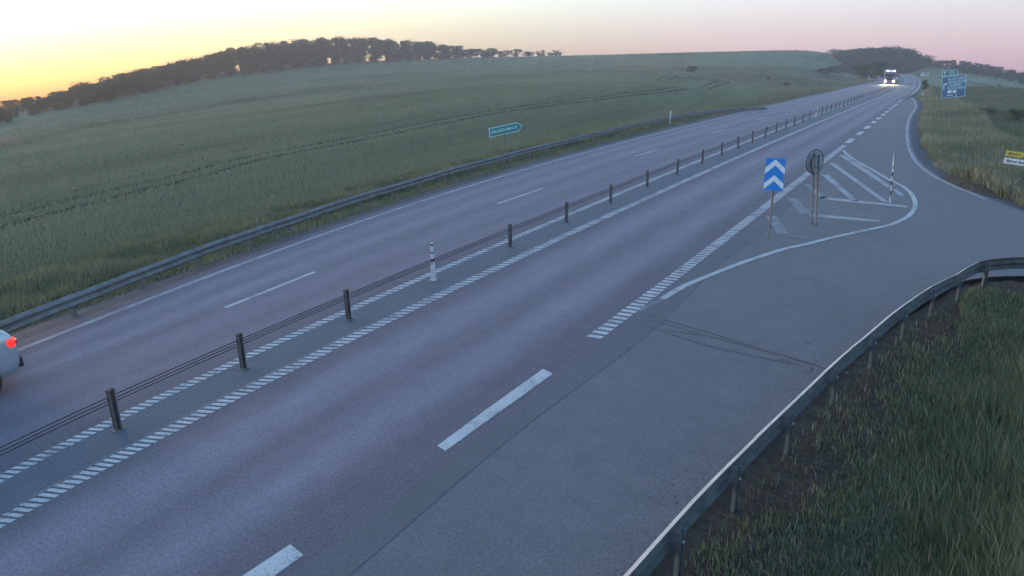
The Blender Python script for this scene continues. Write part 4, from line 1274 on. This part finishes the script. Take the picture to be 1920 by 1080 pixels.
def patchy(X, Y, f, ph=0.0):
    return (np.sin(X * f + ph) * np.sin(Y * f * 1.3 + 1.7 * ph) + np.sin(X * f * 2.3 - Y * f * 1.9 + ph) * .6 + np.sin((X + Y) * f * 4.1 + ph * 2) * .35) / 1.95
def scatter(n, x0, x1, y0, y1):
    return rng.uniform(x0, x1, n), rng.uniform(y0, y1, n)
# right foreground
X, Y = scatter(460000, -2.6, 13, .5, 22)
dd = dist_to(GR_S[:90], X, Y, .4)
ok = ~in_poly(X, Y, SIDE_POLY) & ~in_poly(X, Y, ROAD_POLY) & (X > np.interp(Y, GR_S[:75, 1], GR_S[:75, 0]))
pn = patchy(X, Y, 1.1, .4)
dens = np.clip((dd - .35 + pn * .85) / 1.2, .07, 1)
dens = np.where((X > 1.6) & (dd > .12) & (Y > 14), np.maximum(dens, .8), dens)
ok &= rng.random(len(X)) < dens
X, Y, dd, pn = X[ok], Y[ok], dd[ok], pn[ok]
tall = np.clip((dd - 1.3 + .7 * patchy(X, Y, .7, 2)) / 2.2, 0, 1)
H = (.08 + .12 * rng.random(len(X))) + tall * (.28 + .60 * rng.random(len(X)) ** 1.5)
tint = .30 + .22 * pn + rng.normal(0, .17, len(X)) + tall * (.14 + .14 * patchy(X, Y, 1.9, 3))
dead = rng.random(len(X)) < np.where(tall < .15, .22, .06); tint[dead] = rng.uniform(.7, 1, dead.sum())
seed_ = (rng.random(len(X)) < .05 * tall); tint[seed_] = rng.uniform(.85, 1, seed_.sum()); H[seed_] *= 1.25
blades('tall_grass', X, Y, H, .006 + .006 * rng.random(len(X)) + .0006 * np.hypot(X, Y), MAT['grass'], tint, 'tall green grass growing behind the near guardrail', 'grass', .4)
# left verge strip under and behind the rail
yv = -1 + 151 * rng.random(190000) ** 1.7
xl = np.interp(yv, LINE_L0[:, 1], LINE_L0[:, 0])
o_ = .4 + 4.6 * rng.random(len(yv)) ** 1.3
X, Y = xl - o_, yv
pn = patchy(X, Y, .8, 1.2)
keep = rng.random(len(X)) < np.clip((o_ - .42) * 2.0 + pn * .3, 0, 1)
X, Y, o_, pn = X[keep], Y[keep], o_[keep], pn[keep]
H = np.where(o_ < 1.7, .06 + .13 * rng.random(len(X)), .18 + .35 * rng.random(len(X)) * np.clip(.7 + pn, .2, 1.4))
blades('verge_grass', X, Y, H, .012 + .0012 * np.hypot(X, Y), MAT['verge_grass'], .42 + .22 * pn + .16 * (o_ < 1.7) + .12 + rng.normal(0, .18, len(X)), 'yellowish verge grass along the foot of the far guardrail', 'grass', .35)
# crop field
def sector(n, d0, d1, x0, x1, pw=1.0):
    d = np.exp(rng.uniform(math.log(d0), math.log(d1), n))
    a0, a1 = (math.atan2(-ray(q, 100)[0], ray(q, 100)[1]) for q in (x0, x1))
    az = rng.uniform(a1, a0, n)
    return -np.sin(az) * d, np.cos(az) * d, d
X, Y, D = sector(400000, 20, 330, -420, 1700)
xl = np.interp(Y, LINE_L0[:, 1], LINE_L0[:, 0])
keep = (xl - X > 3.6) & (D < reach(np.arctan2(-X, Y)) - 3) & ~in_poly(X, Y, DRY)
tp_ = dist_to(catmull(np.array([ground_at(*q) for q in TR]), 10), X, Y, .8)
keep &= ~((tp_ < .5) & (rng.random(len(X)) < .8))
ts_ = dist_to(shifted(catmull(np.array([ground_at(*q) for q in TR]), 14), 2.0), X, Y, .8)
keep &= ~((ts_ < .5) & (rng.random(len(X)) < .8))
X, Y, D = X[keep], Y[keep], D[keep]
ru = np.sin((X * .995 + Y * .10) * 2.2)
H = .17 + .10 * rng.random(len(X))
blades('crop_plants', X, Y, H, .011 + .0014 * D, MAT['crop'], .45 + .08 * ru + .42 * patchy(X, Y * .22, .17, .5) + .16 * patchy(X, Y, .05, 1.5) + rng.normal(0, .09, len(X)), 'green cereal crop covering the wide field on the left', 'crop', .3)
# dry grass beyond the field
X, Y, D = sector(60000, 70, 240, 1100, 1660)
keep = in_poly(X, Y, DRY)
X, Y, D = X[keep], Y[keep], D[keep]
blades('dry_grass', X, Y, .35 + .35 * rng.random(len(X)), .02 + .0011 * D, MAT['dry_grass'], .45 + .25 * patchy(X, Y, .12, .9) + rng.normal(0, .15, len(X)), 'pale dry grass between the crop field and the far bend', 'grass', .3)
L_ = catmull(np.array([ground_at(*q) for q in STRIP]), 60)
k_ = rng.integers(0, len(L_), 9000); n_ = normals(L_)
o_ = rng.normal(0, .28, 9000)
X, Y = L_[k_, 0] + n_[k_, 0] * o_ + rng.normal(0, .5, 9000), L_[k_, 1] + n_[k_, 1] * o_ + rng.normal(0, .9, 9000)
blades('dry_grass', X, Y, .3 + .35 * rng.random(9000), .02 + .0011 * np.hypot(X, Y), MAT['dry_grass'], .42 + .25 * patchy(X, Y, .1, .3) + rng.normal(0, .12, 9000), 'strip of taller grass running across the crop field', 'grass', .3)
# right hand verge and field
X, Y, D = sector(190000, 24, 170, 1690, 2250)
keep = (X > np.interp(Y, LINE_R0[:, 1], LINE_R0[:, 0]) + .9) & ~in_poly(X, Y, SIDE_POLY) & (dist_to(EXIT, X, Y, .8) > .92 + .25 * patchy(X, Y, 1.3, .2))
X, Y, D = X[keep], Y[keep], D[keep]
pn = patchy(X, Y, .35, 2.2)
inv = in_poly(X, Y, VERGE_R) | (dist_to(EXIT, X, Y, 1.0) < 6)
H = np.where(inv, .22 + .45 * rng.random(len(X)), .15 + .2 * rng.random(len(X)))
tint = np.where(inv, .74 + .3 * pn, .34 + .14 * pn) + rng.normal(0, .17, len(X))
blades('roadside_grass', X, Y, H, .014 + .0013 * D, MAT['verge_grass'], tint, 'rough pale green grass on the bank right of the exit lane', 'grass', .35)

# ------------------------------------------------------------------ evening haze lying over the fields
mt = bpy.data.materials.new('haze'); mt.use_nodes = True
nt = mt.node_tree; nt.nodes.clear()
ho = nt.nodes.new('ShaderNodeOutputMaterial'); hv = nt.nodes.new('ShaderNodeVolumePrincipled')
hv.inputs['Density'].default_value = .0009
hv.inputs['Color'].default_value = (.92, .93, .96, 1)
hv.inputs['Anisotropy'].default_value = .3
nt.links.new(hv.outputs[0], ho.inputs['Volume'])
zlo = float(GZ.min()) - 1.0
zhi = 18.0
hz = MB().box((0, 0, (zlo + zhi) / 2), (880, 880, zhi - zlo)).build('haze', mt)
tag(hz, kind='stuff')
hz.display_type = 'WIRE'
